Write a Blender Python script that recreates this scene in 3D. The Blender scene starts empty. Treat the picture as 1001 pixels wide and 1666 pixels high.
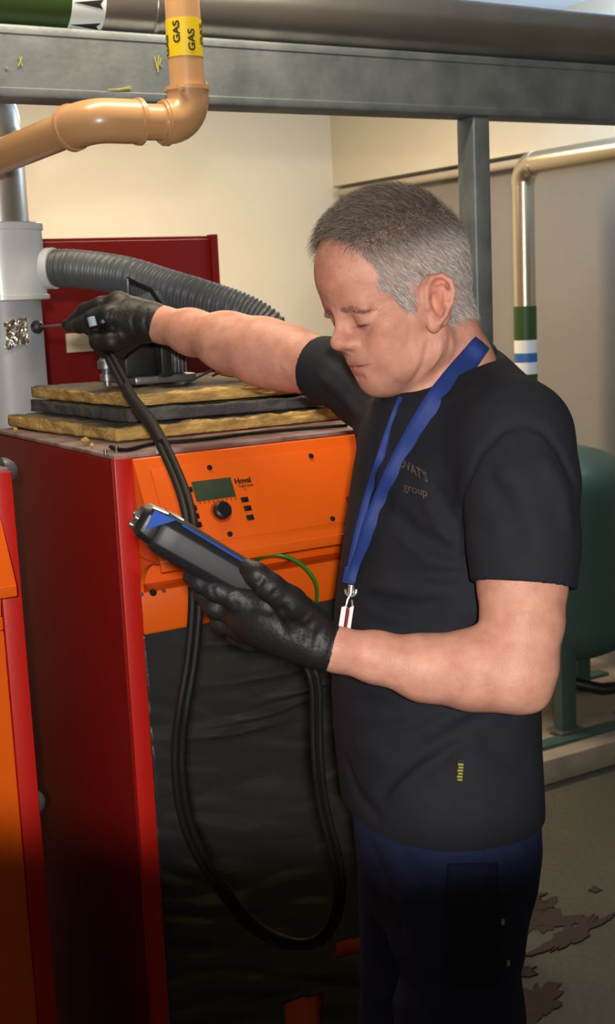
import bpy, bmesh, math, random
import numpy as np
from mathutils import Vector, Matrix, noise
from mathutils.bvhtree import BVHTree
random.seed(7)
S = bpy.context.scene
COL = S.collection

# ------------------------------------------------------------------ camera
F = 2088.0; EYE = 1.60
YAW, PIT, ROL = math.radians(30.5), math.radians(9.68), math.radians(-2.57)
_d = Vector((math.sin(YAW)*math.cos(PIT), math.cos(YAW)*math.cos(PIT), -math.sin(PIT)))
_r = Vector((math.cos(YAW), -math.sin(YAW), 0)); _u = _r.cross(_d)
CR = math.cos(ROL)*_r + math.sin(ROL)*_u
CU = -math.sin(ROL)*_r + math.cos(ROL)*_u
CD = _d
CAM = Vector((0, 0, EYE))
cd = bpy.data.cameras.new('camera'); cam = bpy.data.objects.new('camera', cd); COL.objects.link(cam)
cd.sensor_fit = 'VERTICAL'; cd.sensor_height = 36; cd.lens = F/1666*36
cd.clip_start = 0.05
mrot = Matrix((CR, CU, -CD)).transposed().to_4x4(); mrot.translation = CAM
cam.matrix_world = mrot
S.camera = cam
cd.dof.use_dof = True; cd.dof.focus_distance = 1.62; cd.dof.aperture_fstop = 14.0

# ------------------------------------------------------------------ light
S.view_settings.view_transform = 'Standard'; S.view_settings.look = 'None'
S.view_settings.gamma = 1; S.view_settings.exposure = 0.0
S.view_settings.use_curve_mapping = False
W = bpy.data.worlds.new('world'); S.world = W; W.use_nodes = True
W.node_tree.nodes['Background'].inputs[0].default_value = (0.75, 0.9, 1.0, 1)
W.node_tree.nodes['Background'].inputs[1].default_value = 0.03
# the photographer's flash lamp, held high behind the camera
fl = bpy.data.lights.new('camera_flash', 'SPOT'); flo = bpy.data.objects.new('camera_flash', fl); COL.objects.link(flo)
fl.energy = 162; fl.color = (1.0, 0.945, 0.90); fl.spot_size = math.radians(48); fl.spot_blend = 0.22; fl.shadow_soft_size = 0.03
flo.location = (-0.17, -0.35, 1.725)
flo.rotation_euler = Vector((_d.x, _d.y, -0.012)).to_track_quat('-Z', 'Y').to_euler()
flo.scale = (1.5, 1, 1)
# ceiling lamps of the room: warm one at the back, plus an added cool fill at the right
def area(name, loc, sx, sy, e, col, tgt=None):
    l = bpy.data.lights.new(name, 'AREA'); o = bpy.data.objects.new(name, l); COL.objects.link(o)
    l.shape = 'RECTANGLE'; l.size = sx; l.size_y = sy; l.energy = e; l.color = col
    o.location = loc
    if tgt: o.rotation_euler = (Vector(tgt)-Vector(loc)).to_track_quat('-Z', 'Y').to_euler()
    return o
area('warm_ceiling_lamp', (2.05, 4.1, 2.50), 1.2, 0.25, 52, (1.0, 0.76, 0.48), (2.05, 4.5, 0))
area('warm_near_lamp', (1.0, 2.02, 2.50), 0.9, 0.12, 14, (1.0, 0.82, 0.58), (1.0, 1.95, 0))
area('cool_ceiling_fill', (3.40, 3.0, 2.32), 1.0, 0.2, 26, (0.62, 0.80, 1.0), (2.5, 4.6, 2.70))  # added light without a fixture, cools and lifts the far ceiling

# ------------------------------------------------------------------ helpers
def ray(px, py): return CD + CR*((px-500.5)/F) - CU*((py-833)/F)
def P(px, py, D): return CAM + ray(px, py)*D
def PL(px, py, ax, val):
    v = ray(px, py); t = (val-CAM[ax])/v[ax]; return CAM + v*t
def tag(o, label=None, cat=None, group=None, kind=None):
    if label: o['label'] = label
    if cat: o['category'] = cat
    if group: o['group'] = group
    if kind: o['kind'] = kind
    return o
def empty(name, loc, label=None, cat=None, group=None):
    o = bpy.data.objects.new(name, None); COL.objects.link(o); o.location = loc
    o.empty_display_size = 0.05
    return tag(o, label, cat, group)
def link(name, me, mat, parent=None, smooth=True):
    if mat is not None and len(me.materials) == 0: me.materials.append(mat)
    if smooth:
        for p in me.polygons: p.use_smooth = True
    o = bpy.data.objects.new(name, me); COL.objects.link(o)
    if parent:
        o.parent = parent
        off = Vector((0, 0, 0)); q = parent
        while q: off += Vector(q.location); q = q.parent
        o.location = -off
    return o
def box_bm(lo, hi, bev=0.0, bm=None, seg=2):
    own = bmesh.new()
    bmesh.ops.create_cube(own, size=1)
    lo = Vector(lo); hi = Vector(hi)
    for v in own.verts: v.co = Vector(((lo[i]+hi[i])/2+v.co[i]*(hi[i]-lo[i]) for i in range(3)))
    if bev: bmesh.ops.bevel(own, geom=own.edges[:], offset=bev, segments=seg, affect='EDGES', profile=.5)
    if bm is None: return own
    t = bpy.data.meshes.new('t'); own.to_mesh(t); own.free(); bm.from_mesh(t); bpy.data.meshes.remove(t)
    return bm
def fin(name, bm, mat, parent=None, smooth=False, wn=True):
    me = bpy.data.meshes.new(name); bm.to_mesh(me); bm.free()
    o = link(name, me, mat, parent, smooth or wn)
    if wn and not smooth:
        try: me.set_sharp_from_angle(angle=math.radians(35))
        except Exception: pass
    return o
def box(name, lo, hi, mat, parent=None, bev=0.002): return fin(name, box_bm(lo, hi, bev), mat, parent)
def hexa(name, pts, mat, parent=None, bev=0.0):
    # pts: 4 bottom (ccw) then 4 top
    bm = bmesh.new(); v = [bm.verts.new(p) for p in pts]
    for f in ((0,3,2,1),(4,5,6,7),(0,1,5,4),(1,2,6,5),(2,3,7,6),(3,0,4,7)): bm.faces.new([v[i] for i in f])
    bmesh.ops.recalc_face_normals(bm, faces=bm.faces[:])
    if bev: bmesh.ops.bevel(bm, geom=bm.edges[:], offset=bev, segments=2, affect='EDGES', profile=.5)
    return fin(name, bm, mat, parent)
def smooth_path(pts, n=8):
    pts = [Vector(p) for p in pts]; out = []
    for i in range(len(pts)-1):
        p0 = pts[max(i-1, 0)]; p1 = pts[i]; p2 = pts[i+1]; p3 = pts[min(i+2, len(pts)-1)]
        for k in range(n):
            t = k/n
            out.append(0.5*((2*p1)+(p2-p0)*t+(2*p0-5*p1+4*p2-p3)*t*t+(3*p1-p0-3*p2+p3)*t**3))
    out.append(pts[-1]); return out
def tube_bm(path, r, seg=16, bm=None, flat=1.0, cap=True):
    if bm is None: bm = bmesh.new()
    path = [Vector(p) for p in path]; n = len(path)
    rr = r if hasattr(r, '__len__') else [r]*n
    T = (path[1]-path[0]).normalized()
    up = Vector((0, 0, 1)) if abs(T.z) < .9 else Vector((1, 0, 0))
    N = (up-T*up.dot(T)).normalized(); rings = []
    for i in range(n):
        t = (path[min(i+1, n-1)]-path[max(i-1, 0)]).normalized()
        N = (N-t*N.dot(t)).normalized(); B = t.cross(N)
        rings.append([bm.verts.new(path[i]+(N*math.cos(a)*flat+B*math.sin(a))*rr[i]) for a in [2*math.pi*k/seg for k in range(seg)]])
    for i in range(n-1):
        for k in range(seg):
            bm.faces.new((rings[i][k], rings[i][(k+1) % seg], rings[i+1][(k+1) % seg], rings[i+1][k]))
    if cap:
        bm.faces.new(rings[0][::-1]); bm.faces.new(rings[-1])
    return bm
def tube(name, path, r, mat, parent=None, seg=16, flat=1.0):
    bm = tube_bm(path, r, seg, None, flat); bmesh.ops.recalc_face_normals(bm, faces=bm.faces[:])
    return fin(name, bm, mat, parent)
def cyl(name, a, b, r, mat, parent=None, seg=32, prof=None):
    # prof: list of (t along axis, radius)
    a = Vector(a); b = Vector(b)
    if prof is None: prof = [(0, r*.94), (0.01, r), (.99, r), (1, r*.94)]
    T = (b-a).normalized(); up = Vector((0, 0, 1)) if abs(T.z) < .9 else Vector((1, 0, 0)); Nn = (up-T*up.dot(T)).normalized(); Bn = T.cross(Nn)
    bm = bmesh.new(); rings = []
    for t, q in prof: rings.append([bm.verts.new(a+(b-a)*t+(Nn*math.cos(w)+Bn*math.sin(w))*q) for w in [2*math.pi*k/seg for k in range(seg)]])
    for i in range(len(prof)-1):
        for k in range(seg): bm.faces.new((rings[i][k], rings[i][(k+1) % seg], rings[i+1][(k+1) % seg], rings[i+1][k]))
    bm.faces.new(rings[0][::-1]); bm.faces.new(rings[-1])
    bmesh.ops.recalc_face_normals(bm, faces=bm.faces[:])
    return fin(name, bm, mat, parent)

def nt(m): return m.node_tree.nodes, m.node_tree.links
def mat(name, col, rough=.5, metal=0, spec=.5, coat=0, bump=0, bscale=60, var=0, vscale=8, col2=None, detail=4, stretch=None, sheen=0, sss=0):
    m = bpy.data.materials.new(name); m.use_nodes = True
    N, L = nt(m); b = N['Principled BSDF']
    b.inputs['Base Color'].default_value = (*col, 1); b.inputs['Roughness'].default_value = rough
    b.inputs['Metallic'].default_value = metal; b.inputs['Specular IOR Level'].default_value = spec
    b.inputs['Coat Weight'].default_value = coat; b.inputs['Coat Roughness'].default_value = .12
    if sheen: b.inputs['Sheen Weight'].default_value = sheen
    tc = N.new('ShaderNodeTexCoord'); src = tc.outputs['Object']
    if stretch:
        mp = N.new('ShaderNodeMapping'); mp.inputs['Scale'].default_value = stretch
        L.new(src, mp.inputs[0]); src = mp.outputs[0]
    if col2 is not None:
        n = N.new('ShaderNodeTexNoise'); n.inputs['Scale'].default_value = vscale; n.inputs['Detail'].default_value = detail
        L.new(src, n.inputs['Vector'])
        r = N.new('ShaderNodeValToRGB'); r.color_ramp.elements[0].position = .5-var; r.color_ramp.elements[1].position = .5+var
        r.color_ramp.elements[0].color = (*col, 1); r.color_ramp.elements[1].color = (*col2, 1)
        L.new(n.outputs['Fac'], r.inputs[0]); L.new(r.outputs[0], b.inputs['Base Color'])
    if bump:
        n2 = N.new('ShaderNodeTexNoise'); n2.inputs['Scale'].default_value = bscale; n2.inputs['Detail'].default_value = 5
        L.new(src, n2.inputs['Vector'])
        bp = N.new('ShaderNodeBump'); bp.inputs['Strength'].default_value = bump; bp.inputs['Distance'].default_value = .01
        L.new(n2.outputs['Fac'], bp.inputs['Height']); L.new(bp.outputs[0], b.inputs['Normal'])
    return m
M = {}
M['cream'] = mat('cream_paint', (.80, .74, .60), .85, bump=.12, bscale=35, col2=(.74, .68, .54), var=.2, vscale=1.5)
M['shadewall'] = mat('wall_shade_grey', (.27, .26, .245), .85, bump=.12, bscale=35, col2=(.24, .23, .215), var=.2, vscale=2)  # darker grey stands in for the shade below the bulkhead
M['ceil'] = mat('ceiling_paint', (.66, .78, .92), .9, bump=.05)
M['red'] = mat('red_enamel', (.56, .012, .006), .42, coat=.1, bump=.03, bscale=300)
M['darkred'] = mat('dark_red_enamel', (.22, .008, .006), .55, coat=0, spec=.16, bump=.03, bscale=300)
M['orange'] = mat('orange_enamel', (.90, .135, .004), .40, coat=.2, bump=.04, bscale=350, col2=(.84, .12, .004), var=.3, vscale=3)
M['galv'] = mat('galvanised_steel', (.135, .165, .178), .52, metal=.45, bump=.08, bscale=90, col2=(.25, .285, .30), var=.22, vscale=14, detail=8)
M['alu'] = mat('aluminium_cladding', (.55, .52, .49), .33, metal=.9, bump=.06, bscale=25, col2=(.42, .40, .38), var=.25, vscale=6)
M['chrome'] = mat('polished_steel', (.80, .78, .74), .30, metal=.85, bump=.03, bscale=12)
M['brasspipe'] = mat('lacquered_cladding', (.66, .58, .44), .28, metal=.9, bump=.05, bscale=15)
M['beige'] = mat('beige_gas_paint', (.53, .305, .14), .32, coat=.3, bump=.03, bscale=40, col2=(.50, .28, .125), var=.3, vscale=5)
M['whiteplastic'] = mat('grey_white_plastic', (.66, .68, .69), .35, coat=.15)
M['greyplastic'] = mat('grey_pipe_plastic', (.36, .385, .41), .42, bump=.03, bscale=60, col2=(.42, .44, .46), var=.2, vscale=9)
M['hose'] = mat('grey_corrugated_plastic', (.085, .095, .105), .42)
M['hosecuff'] = mat('white_cuff', (.7, .78, .80), .5)
M['foil'] = mat('silver_foil', (.72, .70, .64), .22, metal=1, bump=.5, bscale=35)
M['wool'] = mat('yellow_mineral_wool', (.80, .53, .17), .95, bump=.7, bscale=90, col2=(.46, .28, .08), var=.16, vscale=22, detail=9, stretch=(1, 1, 4))
M['woolgrey'] = mat('grey_insulation_board', (.055, .055, .06), .85, bump=.6, bscale=60, col2=(.10, .095, .09), var=.2, vscale=30)
M['wooltop'] = mat('dusty_wool_facing', (.10, .085, .065), .95, bump=.6, bscale=50, col2=(.2, .15, .09), var=.2, vscale=20)
M['black'] = mat('black_plastic', (.012, .012, .013), .42, bump=.03, bscale=200)
M['blackrub'] = mat('black_rubber', (.0065, .006, .0055), .6, spec=.25, bump=.1, bscale=40)
M['steel'] = mat('grey_cast_metal', (.25, .26, .27), .4, metal=.8, bump=.2, bscale=40)
M['lcd'] = mat('green_grey_display', (.05, .075, .045), .25, coat=.5)
M['sheet'] = mat('black_plastic_sheet', (.030, .030, .031), .34, spec=.7, coat=.5, bump=.25, bscale=9, stretch=(1, 1, 4))
M['white'] = mat('white_plastic', (.75, .75, .75), .4)
M['green'] = mat('green_tape', (.022, .060, .010), .45)
M['blue'] = mat('blue_tape', (.03, .12, .35), .45)
M['yellow'] = mat('yellow_tape', (.68, .50, .008), .45)
M['ink'] = mat('black_ink', (.01, .01, .01), .6)
M['card'] = mat('cream_card', (.90, .78, .52), .7)
M['tank'] = mat('dark_green_tank_paint', (.050, .105, .092), .38, coat=.1, bump=.04, bscale=60, col2=(.04, .09, .08), var=.3, vscale=4)
M['plinth'] = mat('plinth_concrete', (.36, .32, .25), .9, bump=.4, bscale=30, col2=(.25, .22, .17), var=.25, vscale=9)
M['brown'] = mat('brown_cardboard', (.28, .13, .04), .85, bump=.1)
M['wood'] = mat('pipe_lath', (.5, .44, .34), .7)

def text(name, body, size, mtl, parent, loc, rot, ext=0.0004, align='CENTER', bold=0.0, sx=1.0):
    c = bpy.data.curves.new(name, 'FONT'); c.body = body; c.size = size; c.align_x = align; c.align_y = 'CENTER'
    c.extrude = ext; c.offset = bold
    o = bpy.data.objects.new('tmp', c); COL.objects.link(o)
    dg = bpy.context.evaluated_depsgraph_get(); dg.update()
    me = bpy.data.meshes.new_from_object(o.evaluated_get(dg)); bpy.data.objects.remove(o); bpy.data.curves.remove(c)
    me.materials.clear()
    mm = Matrix.Translation(loc) @ rot.to_4x4() @ Matrix.Diagonal((sx, 1, 1, 1))
    me.transform(mm)
    return link(name, me, mtl, parent, smooth=False)

# ------------------------------------------------------------------ structure
XL, XR, YN, YB, ZC = -1.6, 3.55, -1.2, 5.55, 2.62
def struct(name, lo, hi, m): return tag(box(name, lo, hi, m, None, 0), kind='structure')
# concrete floor with worn brown patches
mf = bpy.data.materials.new('painted_concrete'); mf.use_nodes = True
N, L = nt(mf); b = N['Principled BSDF']; b.inputs['Roughness'].default_value = .6
tc = N.new('ShaderNodeTexCoord')
n1 = N.new('ShaderNodeTexNoise'); n1.inputs['Scale'].default_value = 2.2; n1.inputs['Detail'].default_value = 8; L.new(tc.outputs['Object'], n1.inputs[0])
r1 = N.new('ShaderNodeValToRGB'); r1.color_ramp.elements[0].color = (.055, .055, .042, 1); r1.color_ramp.elements[1].color = (.085, .084, .062, 1)
r1.color_ramp.elements[0].position = .3; r1.color_ramp.elements[1].position = .7
L.new(n1.outputs['Fac'], r1.inputs[0]); L.new(r1.outputs[0], b.inputs['Base Color'])
n3 = N.new('ShaderNodeTexNoise'); n3.inputs['Scale'].default_value = 40; L.new(tc.outputs['Object'], n3.inputs[0])
bp = N.new('ShaderNodeBump'); bp.inputs['Strength'].default_value = .3; bp.inputs['Distance'].default_value = .01
L.new(n3.outputs['Fac'], bp.inputs['Height']); L.new(bp.outputs[0], b.inputs['Normal'])
struct('floor', (XL-.1, YN-.1, -.1), (XR+.1, YB+.1, 0), mf)
struct('ceiling', (XL-.1, YN-.1, ZC), (XR+.1, YB+.1, ZC+.1), M['ceil'])
struct('wall_back', (XL, YB, 0), (XR, YB+.1, ZC), M['cream'])
struct('wall_left', (XL-.1, YN, 0), (XL, YB+.1, ZC), M['cream'])
struct('wall_front', (XL, YN-.1, 0), (XR, YN, ZC), M['cream'])
struct('wall_right', (XR, YN, 0), (XR+.1, YB+.1, ZC), M['shadewall'])
# cream bulkhead running along the right wall
struct('trim_1', (3.50, YN, 2.115), (XR, YB, ZC), M['cream'])
# worn paint patches, thin irregular flakes lying on the floor
def blob(name, cx, cy, rx, ry, seed, z=.0015, rot=0):
    bm = bmesh.new(); n = 72; vs = []
    for k in range(n):
        a = 2*math.pi*k/n
        q = max(.35, 1+.6*noise.noise(Vector((math.cos(a)*1.5+seed, math.sin(a)*1.5, seed)))+.55*noise.noise(Vector((math.cos(a)*5+seed, math.sin(a)*5, 3))))
        x = rx*q*math.cos(a); y = ry*q*math.sin(a)
        vs.append((cx+x*math.cos(rot)-y*math.sin(rot), cy+x*math.sin(rot)+y*math.cos(rot)))
    lo = [bm.verts.new((x, y, 0.0)) for x, y in vs]; hi = [bm.verts.new((x, y, z)) for x, y in vs]
    for k in range(n): bm.faces.new((lo[k], lo[(k+1) % n], hi[(k+1) % n], hi[k]))
    ce = bm.verts.new((cx, cy, z))
    for k in range(n): bm.faces.new((hi[k], hi[(k+1) % n], ce))
    bmesh.ops.recalc_face_normals(bm, faces=bm.faces[:])
    return bm
M['stain'] = mat('brown_worn_paint', (.034, .019, .013), .8, bump=.3, bscale=60)
bm = bmesh.new()
for (px, py, rx, ry, rt) in ((875,1492,.10,.05,.3),(905,1500,.12,.022,-.5),(935,1520,.13,.03,.2),(870,1478,.09,.02,.9),(969,1448,.015,.014,0),(845,1470,.07,.05,0),(845,1585,.04,.02,0),(870,1635,.09,.04,.4),(850,1650,.08,.05,0)):
    c = PL(px, py, 2, 0); t = blob('s', c.x, c.y, rx, ry, px*.37, .0012+.0003*(px % 9), rt); me = bpy.data.meshes.new('t'); t.to_mesh(me); t.free(); bm.from_mesh(me)
tag(fin('paint_stain', bm, M['stain'], None, wn=False), 'brown stained patches of worn paint on the grey concrete floor', 'stain', kind='stuff')

# ------------------------------------------------------------------ galvanised frame: beam + post
YBm = 2.30
bm = bmesh.new()
# channel profile (Y,Z) : web at front, flanges going back, small lips
z0, z1 = 1.966, 2.092
prof = [(0,0),(0,1)]
def extr(bm, poly, x0, x1):
    a = [bm.verts.new((x0, y, z)) for y, z in poly]; c = [bm.verts.new((x1, y, z)) for y, z in poly]; n = len(poly)
    for i in range(n): bm.faces.new((a[i], a[(i+1) % n], c[(i+1) % n], c[i]))
    bm.faces.new(a[::-1]); bm.faces.new(c); bmesh.ops.recalc_face_normals(bm, faces=bm.faces[:])
poly = [(YBm, z0+.004), (YBm+.004, z0), (YBm+.075, z0), (YBm+.075, z0+.018), (YBm+.072, z0+.018), (YBm+.072, z0+.003), (YBm+.004, z0+.003),
        (YBm+.004, z1-.003), (YBm+.072, z1-.003), (YBm+.072, z1-.018), (YBm+.075, z1-.018), (YBm+.075, z1), (YBm+.004, z1), (YBm, z1-.004)]
poly = [(YBm,z0+.006),(YBm+.002,z0+.002),(YBm+.006,z0),(YBm+.075,z0),(YBm+.075,z1),(YBm+.006,z1),(YBm+.002,z1-.002),(YBm,z1-.006),(YBm,z1-.016),(YBm+.002,z1-.018),(YBm+.002,z0+.018),(YBm,z0+.016)]
extr(bm, poly, XL+.01, 3.26)
beam = fin('steel_beam', bm, M['galv'], None)
tag(beam, 'galvanised grey steel beam running across the room under the clad pipe', 'beam')
# yellow crayon marks on the beam
M['crayon'] = mat('yellow_crayon', (.42, .40, .06), .8)
bm = bmesh.new()
def stroke(pts, w=.0012, y=YBm-.0008):
    q = [PL(px, py, 1, y) for px, py in pts]
    tube_bm(q, w, 5, bm)
for s in ([(252,92),(256,112),(254,100)],[(258,90),(257,117)],[(262,95),(260,105),(264,108)],[(176,146),(214,144)],[(190,147),(212,141)],[(336,132),(338,152)],[(31,92),(36,107)],[(30,108),(36,92)],[(9,108),(14,112)]):
    stroke(s)
mk = fin('crayon_mark', bm, M['crayon'], beam, wn=False); mk['label'] = 'yellow crayon marks'
# post
px0 = PL(771, 300, 1, YBm+.01).x
pbm = box_bm((px0, YBm+.006, 0), (px0+.046, YBm+.068, z0-.0005), .005, None, 3)
post = fin('steel_post', pbm, M['galv'], None)
tag(post, 'galvanised square steel post standing behind the man, holding up the beam', 'post')
bm = box_bm((px0-.012, YBm-.004, .0), (px0+.058, YBm+.08, .012), .001)
fin('base_plate', bm, M['galv'], post)

# ------------------------------------------------------------------ clad pipe on the beam
yp, zp, rp = YBm+.055, z1+.063, .0615
pp = tube('clad_pipe', [(XL+.02, yp, zp), (3.24, yp, zp)], rp, M['alu'], None, 48)
tag(pp, 'silver aluminium clad heating pipe lying along the top of the steel beam', 'pipe')
tube('cladding_joint', [(PL(255,20,1,yp-.05).x, yp, zp), (PL(262,20,1,yp-.05).x, yp, zp)], rp+.003, M['alu'], pp, 48)
xa = PL(116, 20, 1, yp-.05).x; xb = PL(171, 20, 1, yp-.05).x; xg = PL(-40, 20, 1, yp-.05).x
o = tube('pipe_band', [(xg, yp, zp), (xa, yp, zp)], rp+.0012, M['green'], pp, 48); o['label'] = 'green band'
o = tube('pipe_band', [(xa, yp, zp), (xb, yp, zp)], rp+.0012, M['hosecuff'], pp, 48); o['label'] = 'white band with black arrows'
def on_pipe(x, ang, r=rp+.0022): return Vector((x, yp-r*math.sin(ang), zp-r*math.cos(ang)))
bm = bmesh.new()
for ang in (.55, 1.25):
    A = [(0, 0), (.05, .22), (.05, -.22)] ; pts = [(xa+.004, ang), (xb-.006, ang+.13), (xb-.012, ang), (xb-.006, ang-.13)]
    vs = [bm.verts.new(on_pipe(*p)) for p in pts]; f = bm.faces.new(vs)
    ex = bmesh.ops.extrude_face_region(bm, geom=[f])
    for v in ex['geom']:
        if isinstance(v, bmesh.types.BMVert): v.co += (Vector((v.co.x, yp, zp))-v.co).normalized()*.0012
bmesh.ops.recalc_face_normals(bm, faces=bm.faces[:])
o = fin('flow_arrow', bm, M['ink'], pp, wn=False); o['label'] = 'black flow arrows'

# ------------------------------------------------------------------ beige gas pipe
gx, gy = 1.031, 2.10; gr = .0305
gz = 1.903; gas = empty('gas_pipe', (gx, gy, gz), 'beige painted gas pipe bending down in front of the beam with a yellow band', 'pipe')
DG = 2.24
pE = P(297, 200, DG); pE.y = gy; cx = P(292, 60, DG).x
top = Vector((cx, gy, ZC)); e0 = Vector((cx, gy, pE.z+.045))
tube('pipe_run', [top, e0], gr, M['beige'], gas, 40)
# elbow 1: from vertical to -X
R1 = .042; arc = [Vector((cx-R1+R1*math.cos(a), gy, pE.z+R1-R1*math.sin(a))) for a in [math.pi/2*k/10 for k in range(11)]]
fr = .0365
tube('elbow', [e0+Vector((0, 0, .012)), e0] + arc[0:] + [Vector((arc[-1].x-.012, gy, pE.z))], fr, M['beige'], gas, 40)
tube('elbow_rim', [e0+Vector((0, 0, .009)), e0+Vector((0, 0, .016))], fr+.003, M['beige'], gas, 40)
xs = P(262, 204, DG).x; xe = P(205, 204, DG).x
tube('elbow_rim', [(xs-.002, gy, pE.z), (xs+.006, gy, pE.z)], fr+.003, M['beige'], gas, 40)
tube('pipe_nipple', [(xs+.01, gy, pE.z), (xe-.01, gy, pE.z)], gr, M['beige'], gas, 40)
tube('elbow_rim', [(xe-.001, gy, pE.z), (xe+.007, gy, pE.z)], fr+.003, M['beige'], gas, 40)
# elbow 2: -X to direction (-.24,.97) slightly
xk = P(150, 204, DG).x; k0 = Vector((xk, gy, pE.z))
fin_dir = (P(0, 257, 2.42)-P(112, 212, 2.28)); fin_dir.normalize()
ctrl = P(118, 206, 2.25); ctrl.z = pE.z
def bez(a, c, b, n=12): return [a*(1-t)**2+c*2*t*(1-t)+b*t*t for t in [i/n for i in range(n+1)]]
k1 = Vector((xk-.034, gy, pE.z)) ; k2 = k1+fin_dir*.05
arc2 = bez(k0, k1, k2)
tube('elbow', [Vector((xe, gy, pE.z))] + arc2, fr+.0005, M['beige'], gas, 40)
tube('elbow_rim', [k2-fin_dir*.004, k2+fin_dir*.005], fr+.0035, M['beige'], gas, 40)
kk = k2+fin_dir*.30; tube('pipe_run', [k2, k2+fin_dir*.24, kk, kk+Vector((-.05, .02, 0)), Vector((XL+.01, kk.y+.02, kk.z))], gr, M['beige'], gas, 40)
# small cast seams
for cxs, zz in ((cx-.026, pE.z+.052), ):
    box('casting_lug', (cxs-.004, gy-.036, zz-.004), (cxs+.004, gy-.026, zz+.006), M['beige'], gas, .001)
# yellow band with GAS
zb0 = P(292, 97, DG).z; zb1 = P(292, 38, DG).z
tb = tube('pipe_band', [(cx, gy, zb0), (cx, gy, zb1)], gr+.001, M['yellow'], gas, 48); tb['label'] = 'yellow band printed GAS'
def gas_text(ang, z):
    c = bpy.data.curves.new('gas', 'FONT'); c.body = 'GAS'; c.size = .0195; c.align_x = 'CENTER'; c.align_y = 'CENTER'; c.offset = .0006
    o = bpy.data.objects.new('tmp', c); COL.objects.link(o)
    dg = bpy.context.evaluated_depsgraph_get(); dg.update()
    me = bpy.data.meshes.new_from_object(o.evaluated_get(dg)); bpy.data.objects.remove(o)
    bm = bmesh.new(); bm.from_mesh(me); bmesh.ops.subdivide_edges(bm, edges=[e for e in bm.edges if e.calc_length() > .004], cuts=2)
    rad = gr+.0018
    for v in bm.verts:
        u, w = v.co.x*1.0, v.co.y*.9     # text reads upward: u -> +z, w -> around to the left
        a = ang - w/rad
        v.co = Vector((cx+rad*math.sin(a), gy-rad*math.cos(a), z+u))
    me2 = bpy.data.meshes.new('lettering'); bm.to_mesh(me2); bm.free(); me2.materials.clear()
    link('lettering', me2, M['ink'], gas, False)
view = math.atan2(cx, gy)   # side facing the camera
zm = (zb0+zb1)/2
gas_text(-view-.40, zm+.008); gas_text(-view+.42, zm-.006); gas_text(-view+1.24, zm+.006); gas_text(-view-1.2, zm-.012)

# ------------------------------------------------------------------ flue
D2 = 2.585
fx = P(8, 530, D2).x; fy = P(8, 530, D2).y
def zat(py, px=8, D=D2): return P(px, py, D).z
flue = empty('flue_pipe', (fx, fy, 0), 'grey plastic flue pipe with white socket and polished steel upper length', 'pipe')
fr2 = .0755
zc0 = zat(490); zc1 = zat(366)
# elbow down low: pipe goes behind the boiler
tube('lower_pipe', [(fx, fy, .0), (fx, fy, zc0+.01)], fr2, M['greyplastic'], flue, 48)
cyl('socket', (fx, fy, zc0), (fx, fy, zc1), 0, M['whiteplastic'], flue, 64,
    prof=[(0, fr2+.002), (0, .092), (.012, .094), (.06, .094), (.07, .089), (.90, .087), (.905, .090), (.985, .090), (1, .087), (1, .05)])
zt = zat(222)
cyl('steel_pipe', (fx, fy, zc1-.004), (fx, fy, zt), 0, M['chrome'], flue, 64, prof=[(0, .064), (1, .064)])
ea = [Vector((fx-.09+.09*math.cos(a), fy, zt+.09*math.sin(a))) for a in [math.pi/2*k/10 for k in range(11)]]
tube('steel_elbow', ea+[Vector((XL+.01, fy, zt+.09))], .065, M['chrome'], flue, 48)
tube('elbow_collar', [(fx, fy, zt-.012), (fx, fy, zt+.004)], .067, M['chrome'], flue, 48)
# foil tape round the sample hole
bm = bmesh.new(); bmesh.ops.create_grid(bm, x_segments=14, y_segments=14, size=1)
fc = P(38, 541, D2-.07); view2 = Vector((-CD.x, -CD.y, 0)).normalized(); sd = Vector((view2.y*-1, view2.x, 0))
for v in bm.verts:
    a, c = v.co.x, v.co.y
    rr = 1+.3*noise.noise(Vector((a*2, c*2, 5)))
    ang = math.atan2(view2.x, -view2.y) # base
    th = math.atan2(P(38,541,D2).x-fx-0, 1)
    s = (a*.022*rr)/fr2; base = math.asin(min(.9, (30/F*D2)/fr2))
    th = s+base
    rad = fr2+.0015+abs(noise.noise(Vector((a*4, c*4, 1))))*.010
    d = view2*math.cos(th)+Vector((CR.x, CR.y, 0)).normalized()*math.sin(th)
    v.co = Vector((fx, fy, 0))+d*rad+Vector((0, 0, fc.z+c*.026*rr+a*.004))
ft = fin('foil_patch', bm, M['foil'], flue, wn=False); ft['label'] = 'crumpled silver foil round the test hole'
so = ft.modifiers.new('s', 'SOLIDIFY'); so.thickness = .0012

# ------------------------------------------------------------------ red cabinet behind
rb = empty('boiler_cabinet', (1.3, 3.4, 0), 'dark red boiler cabinet standing at the back behind the flue and the man\'s hand', 'boiler')
xr0 = PL(78, 384, 1, 3.2).x-.25; xr1 = PL(340, 382, 1, 3.2).x; xr2 = PL(352, 382, 1, 3.2).x; zr = PL(300, 382, 1, 3.2).z
box('body', (xr0, 3.22, 0), (xr2-.002, 3.7, zr-.002), M['darkred'], rb, .004)
box('front_panel', (xr0+.0, 3.195, .05), (xr1, 3.219, zr-.012), M['darkred'], rb, .003)
box('corner_strip', (xr1+.001, 3.19, .0), (xr2, 3.219, zr), M['darkred'], rb, .003)
a = PL(107, 543, 1, 3.19); c = PL(152, 571, 1, 3.19)
o = box('label_card', (a.x, 3.188, c.z), (c.x, 3.1945, a.z), M['card'], rb, 0); o['label'] = 'cream paper label'

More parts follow.
